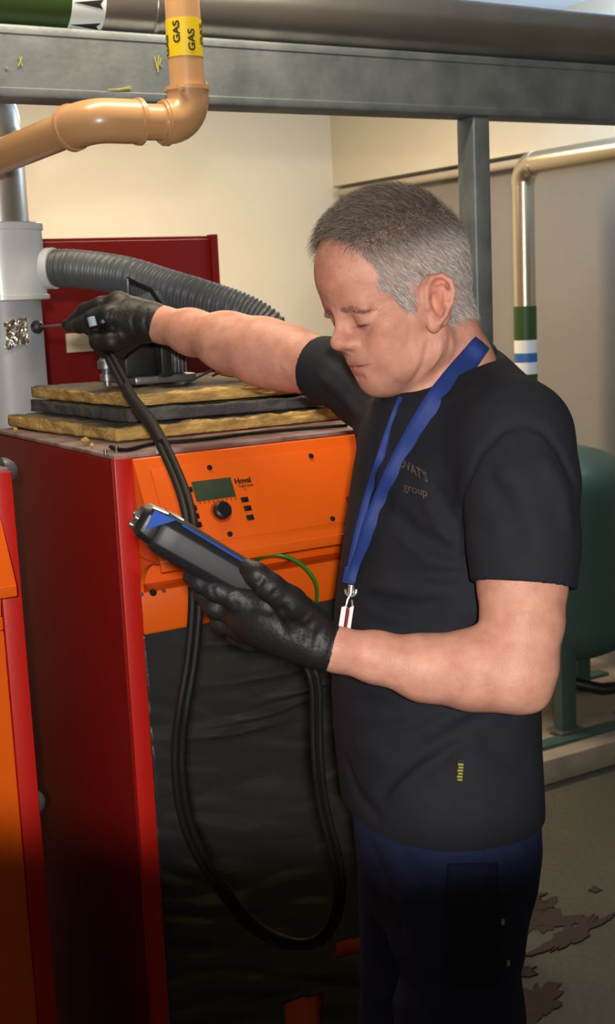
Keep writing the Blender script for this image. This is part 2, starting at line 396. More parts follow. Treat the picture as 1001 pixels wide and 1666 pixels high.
# ------------------------------------------------------------------ boilers
YF = 1.85; BT = 1.362
def rot_face(x0, y0, z0_, x1, y1, z1_): pass
def build_boiler(bx, w, label, main=False):
    """bx: left edge of the casing, w: width."""
    root = empty('boiler', (bx+w/2, YF+.3, 0), label, 'boiler')
    st = .030; x0, x1 = bx, bx+w; yb = 2.455
    box('side_panel', (x0, YF+.001, 0.03), (x0+.02, yb, BT-.004), M['darkred'], root, .002)
    box('side_panel', (x1-.02, YF+.001, 0.03), (x1, yb, BT-.004), M['darkred'], root, .002)
    box('rear_panel', (x0+.021, yb-.02, 0.03), (x1-.021, yb, BT-.004), M['darkred'], root, .002)
    box('plinth', (x0+.02, YF+.02, 0), (x1-.02, yb-.02, .029), M['black'], root, .002)
    box('corner_strip', (x0, YF-.012, .02), (x0+st, YF+.0005, BT-.002), M['red'], root, .002)
    box('corner_strip', (x1-st, YF-.012, .02), (x1, YF+.0005, BT-.002), M['red'], root, .002)
    tp = box('top_cover', (x0+.002, YF-.006, BT-.0035), (x1-.002, yb-.002, BT+.004), M['topgrime'], root, .003); tp['label'] = 'dusty top cover'
    a, c = x0+st+.001, x1-st-.001
    # control hood: slanting face
    zt, zf, zb = BT-.004, 1.203, 1.145
    yh = 1.757
    hood = hexa('control_hood', [(a, yh, zf-.0), (c, yh, zf), (c, YF+.05, zf-.0), (a, YF+.05, zf), (a, YF-.010, zt), (c, YF-.010, zt), (c, YF+.05, zt), (a, YF+.05, zt)], M['orange'], root, .0025)
    box('hood_lip', (a+.001, yh+.001, zf-.012), (c-.001, yh+.006, zf+.004), M['orange'], hood, .001)
    # recess with curved cheeks
    box('recess_back', (a+.001, YF+.048, zb-.02), (c-.001, YF+.06, zf-.001), M['orange'], root, .001)
    for xx, sg in ((a+.001, 1), (c-.001, -1)):
        bm = bmesh.new(); pts = [(0, YF+.047, zf-.001), (0, yh+.02, zf-.001)]
        for k in range(9):
            t = k/8*math.pi/2; pts.append((0, yh+.02+(YF-.004-yh-.02)*math.sin(t), zb+(zf-.002-zb)*(math.cos(t))))
        pts.append((0, YF+.047, zb))
        va = [bm.verts.new((xx, y, z)) for _, y, z in pts]; vb = [bm.verts.new((xx+sg*.006, y, z)) for _, y, z in pts]
        n = len(pts); bm.faces.new(va); bm.faces.new(vb[::-1])
        for i in range(n): bm.faces.new((va[i], va[(i+1) % n], vb[(i+1) % n], vb[i]))
        bmesh.ops.recalc_face_normals(bm, faces=bm.faces[:])
        fin('recess_cheek', bm, M['orange'], root)
    zl = 1.077
    if main:
        band = box('front_band', (a, YF-.010, zl), (c, YF+.047, zb), M['orange'], root, .003)
        for k, (px, py, r, mm) in enumerate(((230,967,.0028,'steel'),(249,964,.0055,'black'),(266,961,.0028,'steel'))):
            q = PL(px, py, 1, YF-.012); cyl('screw', (q.x, YF-.0098, q.z), (q.x, YF-.015, q.z), r, M[mm], band, 16)
        dr = box('front_door', (a+.012, YF+.012, .06), (c-.012, YF+.03, zl-.003), M['orange'], root, .003)
    else:
        dr = box('front_door', (a, YF-.010, .06), (c, YF+.03, zb-.022), M['orange'], root, .003)
        box('front_band', (a, YF-.010, zb-.0215), (c, YF+.047, zb), M['orange'], root, .003)
        for k in range(5):
            box('vent_slot', (c-.26, YF-.0112, .40+k*-.028), (c-.034, YF-.0095, .416+k*-.028), M['black'], dr, 0)
    return root, hood, (a, c, zt, zf, yh)
M['topgrime'] = mat('dusty_red_top', (.17, .075, .065), .6, bump=.2, bscale=60, col2=(.34, .24, .21), var=.12, vscale=18, detail=8)
root2, hood2, (ha, hc, hzt, hzf, hyh) = build_boiler(.742, .62, 'orange and red boiler carrying insulation boards, its front wrapped in black sheet', True)
root1, hood1, _ = build_boiler(-.04, .62, 'orange and red boiler cut off at the left edge of the photo')
for (px, py) in ((19, 768), (65, 1308)):
    q = PL(px, py, 0, .592)
    cyl('side_knob', (.5805, q.y+.012, q.z), (.604, q.y+.012, q.z), 0, M['hose'], root1, 24, prof=[(0, .022), (.3, .022), (.8, .014), (1, .006)])
# boiler 2 control face frame: u along +X, v down the slope
fo = Vector((ha, YF-.010, hzt)); fu = Vector((1, 0, 0)); fv = (Vector((ha, hyh, hzf))-fo); fvl = fv.length; fv.normalize()
fnn = fu.cross(fv).normalized()
if fnn.y > 0: fnn = -fnn
def face_pt(px, py, h=0):
    v = ray(px, py); t = (fo-CAM).dot(fnn)/v.dot(fnn); return CAM+v*t+fnn*h
FR = Matrix((fu, -fv, fnn)).transposed()
def face_box(name, c, w, h, d, m, parent, bev=.001):
    bm = box_bm((-w/2, -h/2, -.001), (w/2, h/2, d), bev)
    bm.transform(Matrix.Translation(c) @ FR.to_4x4())
    return fin(name, bm, m, parent)
# module plate outline: raised plate
A = face_pt(244, 764); B = face_pt(582, 848)
def uv(p): return (p-fo).dot(fu), (p-fo).dot(fv)
u0, v0 = uv(A); v1 = uv(face_pt(334, 884))[1]; u1 = hc-ha-.016
c = fo+fu*(u0+u1)/2+fv*(v0+v1)/2
plate = face_box('control_plate', c, u1-u0, v1-v0, .0022, M['orange'], root2, .0008)
ua = uv(face_pt(424, 790))[0]
c2 = fo+fu*ua+fv*(v0+v1)/2
ln = face_box('plate_seam', c2, .0008, v1-v0-.012, .0026, M['seam'] if 'seam' in M else M['orange'], plate, 0)
lcd = face_pt(347, 797, .002)
fr_ = face_box('display', lcd, .070, .034, .0012, M['lcd'], plate, .0008)
kn = face_pt(359, 833, .002)
bm = tube_bm([kn, kn+fnn*.001], .0185, 32); fin('knob_ring', bm, mat('dark_orange_print', (.5, .06, .003), .5), plate)
bm = tube_bm([kn, kn+fnn*.011, kn+fnn*.013], [.0145, .0138, .011], 32); bmesh.ops.recalc_face_normals(bm, faces=bm.faces[:])
fin('rotary_knob', bm, M['black'], plate)
btn = [(397,814),(402,828),(406,843),(306,798),(313,828),(317,841),(321,855)]
for px, py in btn:
    face_box('push_button', face_pt(px, py, .002), .013, .009, .003, M['black'], plate, .0015)
for px, py in ((340,762),(505,743),(373,870),(540,845)):
    q = face_pt(px, py, .001); bm = tube_bm([q, q+fnn*.003, q+fnn*.0035], [.0045, .0045, .003], 16); fin('screw', bm, M['black'], plate)
o = face_box('window_switch', face_pt(572, 818, .001), .018, .022, .0025, M['darkred'], plate, .001)
FRt = FR.to_4x4()
text('lettering', 'Hoval', .0125, M['ink'], plate, face_pt(394, 783, .0027), FR, .0002, bold=.0005)
text('lettering', 'TopTronic', .0062, M['ink'], plate, face_pt(399, 791, .0027), FR, .0002, bold=.0001)
text('lettering', 'E', .005, M['ink'], plate, face_pt(398, 797, .0027), FR, .0002)
o = box('tick_mark', (0, 0, 0), (0, 0, 0), M['ink'], plate, 0); bpy.data.objects.remove(o)
bm = bmesh.new()
for k in range(9):
    q = face_pt(325+k*7.2, 819-k*.9, .0024)
    bb = box_bm((-.0006, -.0016, 0), (.0006, .0016, .0005)); bb.transform(Matrix.Translation(q) @ FRt); t = bpy.data.meshes.new('t'); bb.to_mesh(t); bb.free(); bm.from_mesh(t)
fin('scale_print', bm, M['ink'], plate)
q = face_pt(547, 748, .0005)
face_box('print_line', q, .04, .0007, .0004, M['ink'], plate, 0)

# black wrinkled sheet hanging over the front of the boiler
bm = bmesh.new(); nx, nz = 110, 170
sx0, sx1, sz1 = ha+.0002, hc-.0002, 1.074
grid = []
def sheet_y(u, z):
    x = u
    y = YF+.002
    y -= .006*math.sin(x*9+1)*max(0, 1.074-z)
    n1 = noise.noise(Vector((x*3.0, z*11.0, 1.3)))
    n2 = noise.noise(Vector((x*6.0+4, z*22.0+x*8, 7.3)))
    w = min(1, max(0, (1.06-z)/.12))
    y -= w*(.016*max(0, n1) + .010*abs(n2))
    # soft folds
    for (fx_, fz, fw, fh, amp, sl) in ((.99,.905,.10,.007,.010,.05),(1.10,.935,.09,.008,.012,.10),(1.00,.97,.09,.008,.010,-.02),(1.15,1.005,.07,.010,.012,.25),(.93,.885,.08,.007,.010,-.06),(1.18,.78,.05,.010,.010,.35),(.95,1.035,.08,.008,.008,-.1),(1.2,.96,.05,.010,.01,.3)):
        dz = z-(fz+(x-fx_)*sl+.3*(x-fx_)**2); dx = (x-fx_)/fw
        y -= 1.7*amp*math.exp(-dx*dx)*math.exp(-(dz/(fh*(.45 if dz > 0 else 1.1)))**2)
    return y
def hem(x):
    # irregular lower edge, hitched up to the right, leaving the orange door visible
    return .30 + .03*noise.noise(Vector((x*6, 0, 3))) + (0.055 if x > 1.0 else 0)
def hemz(x):
    t = (x-sx0)/(sx1-sx0)
    z = .20
    return z
for i in range(nx+1):
    col = []
    x = sx0+(sx1-sx0)*i/nx; zl_ = hemz(x)
    for k in range(nz+1):
        z = sz1+(zl_-sz1)*k/nz
        col.append(bm.verts.new((x, sheet_y(x, z)-.004, z)))
    grid.append(col)
for i in range(nx):
    for k in range(nz):
        c_ = grid[i][k].co; a_ = c_+Vector((0, .0, 0))
        tq = CAM-c_; pj = (c_-CAM); zz = pj.dot(CD); qx = 500.5+F*pj.dot(CR)/zz; qy = 833-F*pj.dot(CU)/zz
        if (463 < qx < 521 and qy > 1630-.27*(qx-463)) or (543 < qx < 640 and 1534-.3*(qx-543) < qy < 1558-.24*(qx-543)): continue
        bm.faces.new((grid[i][k], grid[i+1][k], grid[i+1][k+1], grid[i][k+1]))
sh = fin('plastic_sheet', bm, M['sheet'], None, smooth=True)
so = sh.modifiers.new('s', 'SOLIDIFY'); so.thickness = .002; so.offset = 1
tag(sh, 'creased black plastic sheet covering the front of the boiler below the orange band', 'sheet')

# ------------------------------------------------------------------ insulation boards
def slab(name, fl_, frr, bl, br, zlo, zhi, msurf, label, seed, drop=0):
    bm = bmesh.new(); n = 60; m_ = 44
    def pos(u, v, z):
        a = Vector(fl_)*(1-u)+Vector(frr)*u; c = Vector(bl)*(1-u)+Vector(br)*u; p = a*(1-v)+c*v
        return p, z-drop*u
    vs = {}
    def V(i, j, k):
        key = (i, j, k)
        if key in vs: return vs[key]
        p, z = pos(i/n, j/m_, zlo+(zhi-zlo)*k/4)
        e = Vector((p.x*25, p.y*25, z*60+seed))
        d = noise.noise(e)*.0035+noise.noise(e*3)*.0015
        q = Vector((p.x, p.y, z))
        if i in (0, n): q.x += d*1.6
        if j in (0, m_): q.y += d*1.6
        if k == 4: q.z += d*1.1
        vs[key] = bm.verts.new(q); return vs[key]
    for i in range(n):
        for j in range(m_):
            f = bm.faces.new((V(i,j,4),V(i+1,j,4),V(i+1,j+1,4),V(i,j+1,4))); f.material_index = 1
            bm.faces.new((V(i,j,0),V(i,j+1,0),V(i+1,j+1,0),V(i+1,j,0)))
    for k in range(4):
        for i in range(n):
            bm.faces.new((V(i,0,k),V(i+1,0,k),V(i+1,0,k+1),V(i,0,k+1))); bm.faces.new((V(i,m_,k),V(i,m_,k+1),V(i+1,m_,k+1),V(i+1,m_,k)))
        for j in range(m_):
            bm.faces.new((V(0,j,k),V(0,j,k+1),V(0,j+1,k+1),V(0,j+1,k))); bm.faces.new((V(n,j,k),V(n,j+1,k),V(n,j+1,k+1),V(n,j,k+1)))
    bmesh.ops.recalc_face_normals(bm, faces=bm.faces[:])
    me = bpy.data.meshes.new(name); bm.to_mesh(me); bm.free(); me.materials.append(msurf); me.materials.append(M['wooltop'])
    o = link(name, me, None, None); tag(o, label, 'insulation board', 'insulation boards stacked on the boiler'); return o
z_a = BT+.0075
slab('insulation_board', (.816,2.0,0), (1.285,2.0,0), (.775,2.452,0), (1.285,2.452,0), z_a, z_a+.021, M['wool'], 'yellow mineral wool board lying directly on the boiler top, lowest of three', 1, .001)
slab('insulation_board', (.850,2.03,0), (1.25,2.0,0), (.822,2.45,0), (1.25,2.45,0), z_a+.0265, z_a+.047, M['woolgrey'], 'dark grey insulation board, middle of the three on the boiler', 5, .001)
slab('insulation_board', (.858,2.04,0), (1.22,2.01,0), (.825,2.449,0), (1.22,2.449,0), z_a+.0525, z_a+.073, M['wool'], 'yellow mineral wool board, topmost of the three on the boiler', 9, .001)
# black cable lying on the top cover
q = [PL(180,727,2,BT+.008), PL(205,732,2,BT+.008), PL(250,722,2,BT+.008), PL(320,716,2,BT+.008), PL(430,703,2,BT+.008), PL(565,692,2,BT+.008)]
tag(tube('black_cable', smooth_path(q, 6), .0032, M['blackrub'], None, 10), 'thin black cable lying on the boiler top in front of the boards', 'cable')

for px, py in ((172, 741), (190, 735)):
    q = PL(px, py, 2, BT+.004); cyl('bolt', q, q+Vector((0, 0, .010)), .0028, M['steel'], root2, 12)
q = PL(259, 738, 2, BT+.0045); box('metal_clip', (q.x-.005, q.y-.002, q.z), (q.x+.005, q.y+.002, q.z+.016), M['white'], root2, .0005)
crumbs = [(140, 724, .007), (25, 703, .005), (150, 728, .004)]
for px, py, r_ in crumbs:
    q = PL(px, py, 2, BT+.0045); bm = bmesh.new(); bmesh.ops.create_icosphere(bm, subdivisions=2, radius=r_)
    for v in bm.verts: v.co *= 1+.5*noise.noise(v.co*300+q*9)
    zmin = min(v.co.z for v in bm.verts)
    for v in bm.verts: v.co = Vector((q.x+v.co.x, q.y+v.co.y, q.z+.0006+(v.co.z-zmin)*.8))
    wcr = fin('wool_crumb', bm, M['wool']); tag(wcr, {140: 'largest pale crumb of mineral wool on the boiler top edge', 25: 'pale crumb of mineral wool at the far left boiler corner', 150: 'tiny crumb of mineral wool right of the largest crumb'}[px], 'crumb', 'wool crumbs on the boiler edge')
# ------------------------------------------------------------------ burner group on the boards
ZT = z_a+.080
D_ = 2.32
gv = empty('gas_valve_unit', P(270, 600, D_), 'black and grey gas valve unit with fittings on the insulation boards behind the gloved hand', 'valve')
def pbox(name, x0, y0, x1, y1, D, dep, m, bev=.004, par=gv):
    a = P(x0, y1, D); c = P(x1, y0, D)
    return box(name, (min(a.x, c.x), a.y, a.z), (max(a.x, c.x), a.y+dep, c.z), m, par, bev)
bs = P(205, 612, D_); 
def ub(name, x0, x1, z0_, z1_, y0_, y1_, m, bev=.004): return box(name, (x0, y0_, z0_), (x1, y1_, z1_), m, gv, bev)
X = lambda px: P(px, 580, D_).x
Z = lambda py: P(250, py, D_).z
ub('base_flange', X(215), X(345), ZT-.001, ZT+.014, 2.16, 2.30, M['steel'])
ub('valve_body', X(200), X(281), ZT+.013, Z(545), 2.17, 2.29, M['black'], .006)
ub('actuator_block', X(262), X(285), ZT+.012, Z(538), 2.14, 2.169, M['black'], .003)
ub('motor_housing', X(288), X(334), ZT+.013, Z(545), 2.17, 2.28, M['steel'], .01)
for k in range(5): ub('cooling_rib', X(291+k*8), X(294+k*8), ZT+.016, Z(550), 2.162, 2.172, M['steel'], .001)
ub('bracket', X(238), X(300), Z(512), Z(500), 2.17, 2.27, M['steel'], .003)
ub('valve_neck', X(250), X(320), Z(546), Z(511), 2.18, 2.27, M['black'], .008)
tube('lever', [Vector((X(213), 2.16, Z(452))), Vector((X(262), 2.17, Z(470))), Vector((X(288), 2.18, Z(498)))], .004, M['black'], gv, 8)
tube('lever', [Vector((X(213), 2.16, Z(452))), Vector((X(214), 2.165, Z(480))), Vector((X(216), 2.18, Z(510)))], .003, M['steel'], gv, 8)
for px in (190, 208): tube('capillary', [(X(px), 2.18, Z(478)), (X(px), 2.18, Z(550))], .0045, M['steel'], gv, 12)
cyl('fan_volute', (X(300), 2.20, Z(520)), (X(300), 2.28, Z(520)), 0, M['hose'], gv, 40, prof=[(0, .045), (.05, .052), (.95, .052), (1, .045)])
vx = X(162)
cyl('test_nipple', (vx, 2.17, ZT+.002), (vx, 2.17, Z(556)), 0, M['steel'], gv, 20, prof=[(0, .007), (.12, .007), (.13, .012), (.28, .012), (.29, .007), (.4, .0075), (.42, .015), (.6, .0155), (.68, .009), (.8, .009), (.82, .013), (.98, .013), (1, .006)])
tube('pipe_run', [(vx, 2.17, Z(562)), (vx, 2.20, Z(562)), (X(205), 2.20, Z(562))], .007, M['steel'], gv, 12)
# wires
for cx_, (m_, pts) in enumerate((('black', [(300,625),(340,605),(372,592),(400,604)]), ('yellow', [(352,600),(372,606),(392,601),(404,608)]), ('black', [(345,612),(380,598),(420,606)]), ('brown', [(350,606),(378,612),(398,606)]))):
    tube('wire', smooth_path([P(px, py, 2.30) for px, py in pts], 6), .0022, M[m_], gv, 8)
cyl('terminal', P(372, 607, 2.27), P(386, 604, 2.27), .006, M['brasspipe'], gv, 12)

# corrugated hose
hp = smooth_path([P(80,437,2.52), P(120,437,2.50), P(200,448,2.44), (P(276,471,2.40)), P(345,492,2.37), P(400,512,2.36), P(438,538,2.36), P(452,575,2.37), P(452,600,2.38)], 10)
cum = [0]
for i in range(1, len(hp)): cum.append(cum[-1]+(hp[i]-hp[i-1]).length)
dn = []
for sq in np.arange(0, cum[-1], .00115):
    i = min(int(np.searchsorted(cum, sq, 'right'))-1, len(hp)-2); dn.append(hp[i].lerp(hp[i+1], (sq-cum[i])/(cum[i+1]-cum[i])))
acc = 0; rr = []
for i, p in enumerate(dn):
    if i: acc += (p-dn[i-1]).length
    rr.append(.0355+.0016*math.sin(acc/.0075*2*math.pi))
hs = tube('corrugated_hose', dn, rr, M['hose'], None, 32)
tag(hs, 'thick dark grey corrugated air hose running from the white flue socket over the boiler', 'hose')
dd = (hp[3]-hp[0]).normalized(); tube('hose_cuff', [hp[0]-dd*.004, hp[0]+dd*.012], .040, M['hosecuff'], hs, 32)['label'] = 'white cuff'
tube('ridge_line', [p+Vector((0, -.037, .004)) for p in hp[2:-4]], .0009, M['steel'], hs, 6)

# green wire on the boiler front
g = [(412,915,1.845),(428,906,1.80),(455,903,1.775),(485,914,1.765),(508,937,1.765),(516,960,1.78),(513,985,1.81),(500,1010,1.835)]
tag(tube('green_wire', smooth_path([PL(px, py, 1, y) for px, py, y in g], 8), .0028, mat('green_wire', (.015, .30, .03), .35), None, 12), 'thin bright green wire looping out of the recess in the orange boiler front', 'wire')

# ------------------------------------------------------------------ right background
# small pipe under the bulkhead, along the right wall
tag(tube('wall_pipe', [(3.51, 5.5, 2.08), (3.51, 2.3, 2.08)], .018, M['wood'], None, 16), 'thin pale pipe fixed under the cream bulkhead on the right wall', 'pipe')
Dp = 4.86; PLZ = .085
cp = empty('clad_drop_pipe', PL(853, 600, 0, 3.3), 'brassy metal clad pipe dropping down by the right wall with coloured bands', 'pipe')
yv = PL(853, 400, 0, 3.2).y; xv = 3.2
def zy(py, px=853): return PL(px, py, 0, xv).z
zc = zy(268); rv = .0415
arcp = [Vector((xv, yv-.07+.07*math.cos(a), zc-.07+.07*math.sin(a))) for a in [math.pi/2*k/10 for k in range(11)]]
tube('drop_run', [(xv, yv, PLZ), (xv, yv, zc-.06)], rv, M['brasspipe'], cp, 40)
tube('elbow', arcp, rv+.003, M['brasspipe'], cp, 40)
tube('high_run', [(xv, yv-.07, zc), (xv, 1.0, zc)], rv, M['brasspipe'], cp, 40)
for y0_, y1_, mm, lb in ((498,553,'green','dark green band'),(553,574,'white','white band'),(574,589,'blue','blue band'),(589,608,'white','white band'),(608,660,'green','dark green band')):
    o = tube('pipe_band', [(xv, yv, zy(y1_)), (xv, yv, zy(y0_))], rv+.0015, M[mm], cp, 40); o['label'] = lb
# foot of the pipe: flange on the floor pump block
tube('foot_flange', [(xv, yv, PLZ+.001), (xv, yv, PLZ+.012)], rv+.02, M['galv'], cp, 32)

# tank
tc_ = PL(938, 1100, 2, .34); tx, ty = 3.0, 3.36
tk = empty('pressure_tank', (tx, ty, 0), 'dark green pressure vessel on legs behind the man on a concrete plinth', 'tank')
ztop = PL(935, 720, 1, ty).z; zbot = PL(980, 1068, 1, ty-.1).z; tr = .285
prof = []
hgt = .17
for k in range(13):
    a = math.pi/2*k/12; prof.append((zbot+hgt*(1-math.cos(a))*.9, max(.004, tr*math.sin(a))))
zs = prof[-1][0]
for k in range(13):
    a = math.pi/2*k/12; prof.append((ztop-hgt*(1-math.sin(a)), max(.004, tr*math.cos(a))))
bm = tube_bm([Vector((tx, ty, z)) for z, _ in prof], [r for _, r in prof], 72); bmesh.ops.recalc_face_normals(bm, faces=bm.faces[:])
fin('vessel', bm, M['tank'], tk, smooth=True)
tube('weld_seam', [(tx, ty, PL(980,932,1,ty-tr).z-.004), (tx, ty, PL(980,932,1,ty-tr).z+.004)], tr+.002, M['tank'], tk, 72)
PLZ = .085
for a in (-2.25, -1.0, .55, 2.2):
    lx, ly = tx+(tr-.035)*math.cos(a), ty+(tr-.035)*math.sin(a)
    box('leg', (lx-.032, ly-.022, PLZ+.02), (lx+.032, ly+.022, zs+.02), M['tank'], tk, .004)
    box('foot_plate', (lx-.05, ly-.04, PLZ+.012), (lx+.05, ly+.04, PLZ+.021), M['steel'], tk, .002)
for yy in (ty-.245, ty+.225): box('base_rail', (tx-.42, yy-.03, PLZ), (tx+.42, yy+.03, PLZ+.012), M['tank'], tk, .002)
cyl('drain_stub', (tx, ty, zbot+.01), (tx, ty, zbot-.10), .03, M['steel'], tk, 24)
tube('drain_pipe', [(tx, ty, zbot-.09), (tx+.1, ty-.1, zbot-.12), (tx+.5, ty-.25, zbot-.12)], .022, M['black'], tk, 16)
tag(box('concrete_plinth', (1.95, PL(945,1262,2,0).y, 0), (XR-.001, 4.4, PLZ), M['plinth'], None, .008), 'raised concrete plinth on the floor under the green tank', 'plinth')
# ceiling luminaires
for (n_, lx, ly, sx_, sy_, cc, lb, st) in (('ceiling_light', 2.05, 4.1, 1.25, .30, (1, .8, .55), 'long white ceiling light near the back wall', 3), ('ceiling_light', 1.0, 2.02, .95, .14, (1, .8, .55), 'slim white ceiling light above the boilers', 3)):
    e = empty(n_, (lx, ly, ZC), lb, 'light')
    box('housing', (lx-sx_/2, ly-sy_/2, 2.56), (lx+sx_/2, ly+sy_/2, ZC-.001), M['white'], e, .004)

# =================================================================== the man
# Distance-field sculpting: parts are blended in a grid and meshed with surface nets.
GP = P(720, 800, 1.67); GM = Vector((GP.x, GP.y, 0))
AX = Vector((math.cos(YAW), -math.sin(YAW), 0)); AY = Vector((math.sin(YAW), math.cos(YAW), 0))
def loc(p): q = Vector(p)-GM; return np.array((q.dot(AX), q.dot(AY), q.z))
def J(px, py, D): return loc(P(px, py, D))
def toworld(q): return GM + AX*float(q[0]) + AY*float(q[1]) + Vector((0, 0, float(q[2])))
def axis(lo, hi, h, fine=()):
    """grid coordinates with a finer spacing inside given ranges"""
    out = [lo]; 
    while out[-1] < hi:
        x = out[-1]; st = h
        for a, b, hf in fine:
            if a <= x < b: st = min(st, hf)
        out.append(x+st)
    return np.array(out, np.float32)
class Field:
    MG = 0.04
    def __init__(s, xs, ys, zs):
        s.a = (xs, ys, zs); s.F = np.full((len(xs), len(ys), len(zs)), s.MG, np.float32)
    def win(s, lo, hi):
        sl = []; g = []
        for k in range(3):
            i0 = int(np.searchsorted(s.a[k], lo[k])); i1 = int(np.searchsorted(s.a[k], hi[k]))
            if i1 <= i0: return None, None
            sl.append(slice(i0, i1)); g.append(s.a[k][i0:i1])
        return tuple(sl), (g[0][:, None, None], g[1][None, :, None], g[2][None, None, :])
    def add(s, prim, k=.01, op='+'):
        fn, lo, hi = prim; pad = s.MG if op == '+' else max(.004, k)
        sl, g = s.win(np.array(lo)-pad, np.array(hi)+pad)
        if sl is None: return
        d = fn(*g); A = s.F[sl]
        if op == '-':
            h = np.maximum(k-np.abs(A+d), 0)/k; s.F[sl] = np.maximum(A, -d)+h*h*k*.25
        else:
            h = np.maximum(k-np.abs(A-d), 0)/k; s.F[sl] = np.minimum(A, d)-h*h*k*.25
    def sub(s, prim, k=.004): s.add(prim, k, '-')
    def bulge(s, p, r, amp):
        """raise (amp>0) or lower the surface round a point"""
        p = np.array(p); sl, g = s.win(p-2.2*r, p+2.2*r)
        if sl is None: return
        d2 = ((g[0]-p[0])**2+(g[1]-p[1])**2+(g[2]-p[2])**2)/(r*r); s.F[sl] -= amp*np.exp(-d2)
    def fold(s, pts, w, amp):
        """crease (amp<0) or ridge along a polyline"""
        pts = [np.array(q, float) for q in pts]; lo = np.min(pts, 0)-2.5*w; hi = np.max(pts, 0)+2.5*w
        sl, g = s.win(lo, hi)
        if sl is None: return
        best = None; n = len(pts)-1
        for i in range(n):
            a, b = pts[i], pts[i+1]; ab = b-a; L2 = float(ab@ab)+1e-12
            t = np.clip(((g[0]-a[0])*ab[0]+(g[1]-a[1])*ab[1]+(g[2]-a[2])*ab[2])/L2, 0, 1)
            d = (g[0]-a[0]-ab[0]*t)**2+(g[1]-a[1]-ab[1]*t)**2+(g[2]-a[2]-ab[2]*t)**2
            tt = (t+i)/n; f = np.exp(-d/(w*w))*np.clip(1.15-np.abs(2*tt-1)**3, 0, 1)
            best = f if best is None else np.maximum(best, f)
        s.F[sl] -= (amp*best).astype(np.float32)
    def hit(s, px, py, t0=1.15, t1=2.4, off=0.0, n=1500):
        """first surface point met by the sight line through a picture point"""
        c0 = loc(CAM); rd = dloc(ray(px, py)); t = np.linspace(t0, t1, n)[:, None]; p = c0+rd*t
        ii = [np.clip(np.searchsorted(s.a[k], p[:, k]), 1, len(s.a[k])-1) for k in range(3)]
        inside = np.all([(p[:, k] > s.a[k][0]) & (p[:, k] < s.a[k][-1]) for k in range(3)], 0)
        # trilinear sample
        w = [(p[:, k]-s.a[k][ii[k]-1])/(s.a[k][ii[k]]-s.a[k][ii[k]-1]) for k in range(3)]; val = 0
        for i in (0, 1):
            for j in (0, 1):
                for k in (0, 1):
                    ww = (w[0] if i else 1-w[0])*(w[1] if j else 1-w[1])*(w[2] if k else 1-w[2])
                    val = val+s.F[ii[0]-1+i, ii[1]-1+j, ii[2]-1+k]*ww
        m = inside & (val < off)
        if not m.any(): return None
        return p[int(np.argmax(m))]
    def crease(s, pts, w, amp, sub=4):
        q = []
        for i in range(len(pts)-1):
            for k in range(sub): t = k/sub; q.append((pts[i][0]*(1-t)+pts[i+1][0]*t, pts[i][1]*(1-t)+pts[i+1][1]*t))
        q.append(pts[-1]); h = [s.hit(*u) for u in q]; h = [u for u in h if u is not None]
        if len(h) > 1: s.fold(h, w, amp)
    def mesh(s, name, sm=0):
        F = s.F; ins = F < 0
        c = np.zeros(tuple(n-1 for n in F.shape), np.uint8)
        for i in (0, 1):
            for j in (0, 1):
                for k in (0, 1):
                    c += ins[i:i+c.shape[0], j:j+c.shape[1], k:k+c.shape[2]]
        act = np.argwhere((c > 0) & (c < 8)); del c
        idx = -np.ones(tuple(n-1 for n in F.shape), np.int32)
        idx[act[:, 0], act[:, 1], act[:, 2]] = np.arange(len(act))
        pos = np.zeros((len(act), 3)); cnt = np.zeros(len(act))
        ax_ = s.a; C = [(i, j, k) for i in (0, 1) for j in (0, 1) for k in (0, 1)]
        for u in C:
            for ax in range(3):
                if u[ax]: continue
                v = list(u); v[ax] = 1
                f0 = F[act[:, 0]+u[0], act[:, 1]+u[1], act[:, 2]+u[2]]; f1 = F[act[:, 0]+v[0], act[:, 1]+v[1], act[:, 2]+v[2]]
                m = (f0 < 0) != (f1 < 0); t = np.where(m, f0/(f0-f1+1e-12), 0)
                p = np.stack([ax_[q][act[:, q]+u[q]] for q in range(3)], 1).astype(float)
                p[:, ax] += t*(ax_[ax][act[:, ax]+1]-ax_[ax][act[:, ax]])
                pos += p*m[:, None]; cnt += m
        pos /= cnt[:, None]
        quads = []
        for ax in range(3):
            o1, o2 = (ax+1) % 3, (ax+2) % 3
            a0 = [slice(None)]*3; a1 = [slice(None)]*3; a0[ax] = slice(0, -1); a1[ax] = slice(1, None)
            ch = ins[tuple(a0)] != ins[tuple(a1)]
            e = np.argwhere(ch); ok = (e[:, o1] > 0) & (e[:, o2] > 0) & (e[:, o1] < F.shape[o1]-1) & (e[:, o2] < F.shape[o2]-1); e = e[ok]
            def cell(d1, d2):
                q = e.copy(); q[:, o1] -= d1; q[:, o2] -= d2; return idx[q[:, 0], q[:, 1], q[:, 2]]
            q = np.stack([cell(0, 0), cell(1, 0), cell(1, 1), cell(0, 1)], 1)
            inn = ins[e[:, 0], e[:, 1], e[:, 2]]
            q[~inn] = q[~inn][:, ::-1]; quads.append(q)
        q = np.concatenate(quads)
        for it in range(sm):
            acc = np.zeros_like(pos); cn = np.zeros(len(pos))
            for i in range(4):
                a_, b_ = q[:, i], q[:, (i+1) % 4]
                for ax in range(3):
                    acc[:, ax] += np.bincount(a_, pos[b_, ax], len(pos))+np.bincount(b_, pos[a_, ax], len(pos))
                cn += np.bincount(a_, minlength=len(pos))+np.bincount(b_, minlength=len(pos))
            pos += (acc/np.maximum(cn, 1)[:, None]-pos)*(.6 if it % 2 == 0 else -.5 if it < sm-1 else .3)
        me = bpy.data.meshes.new(name)
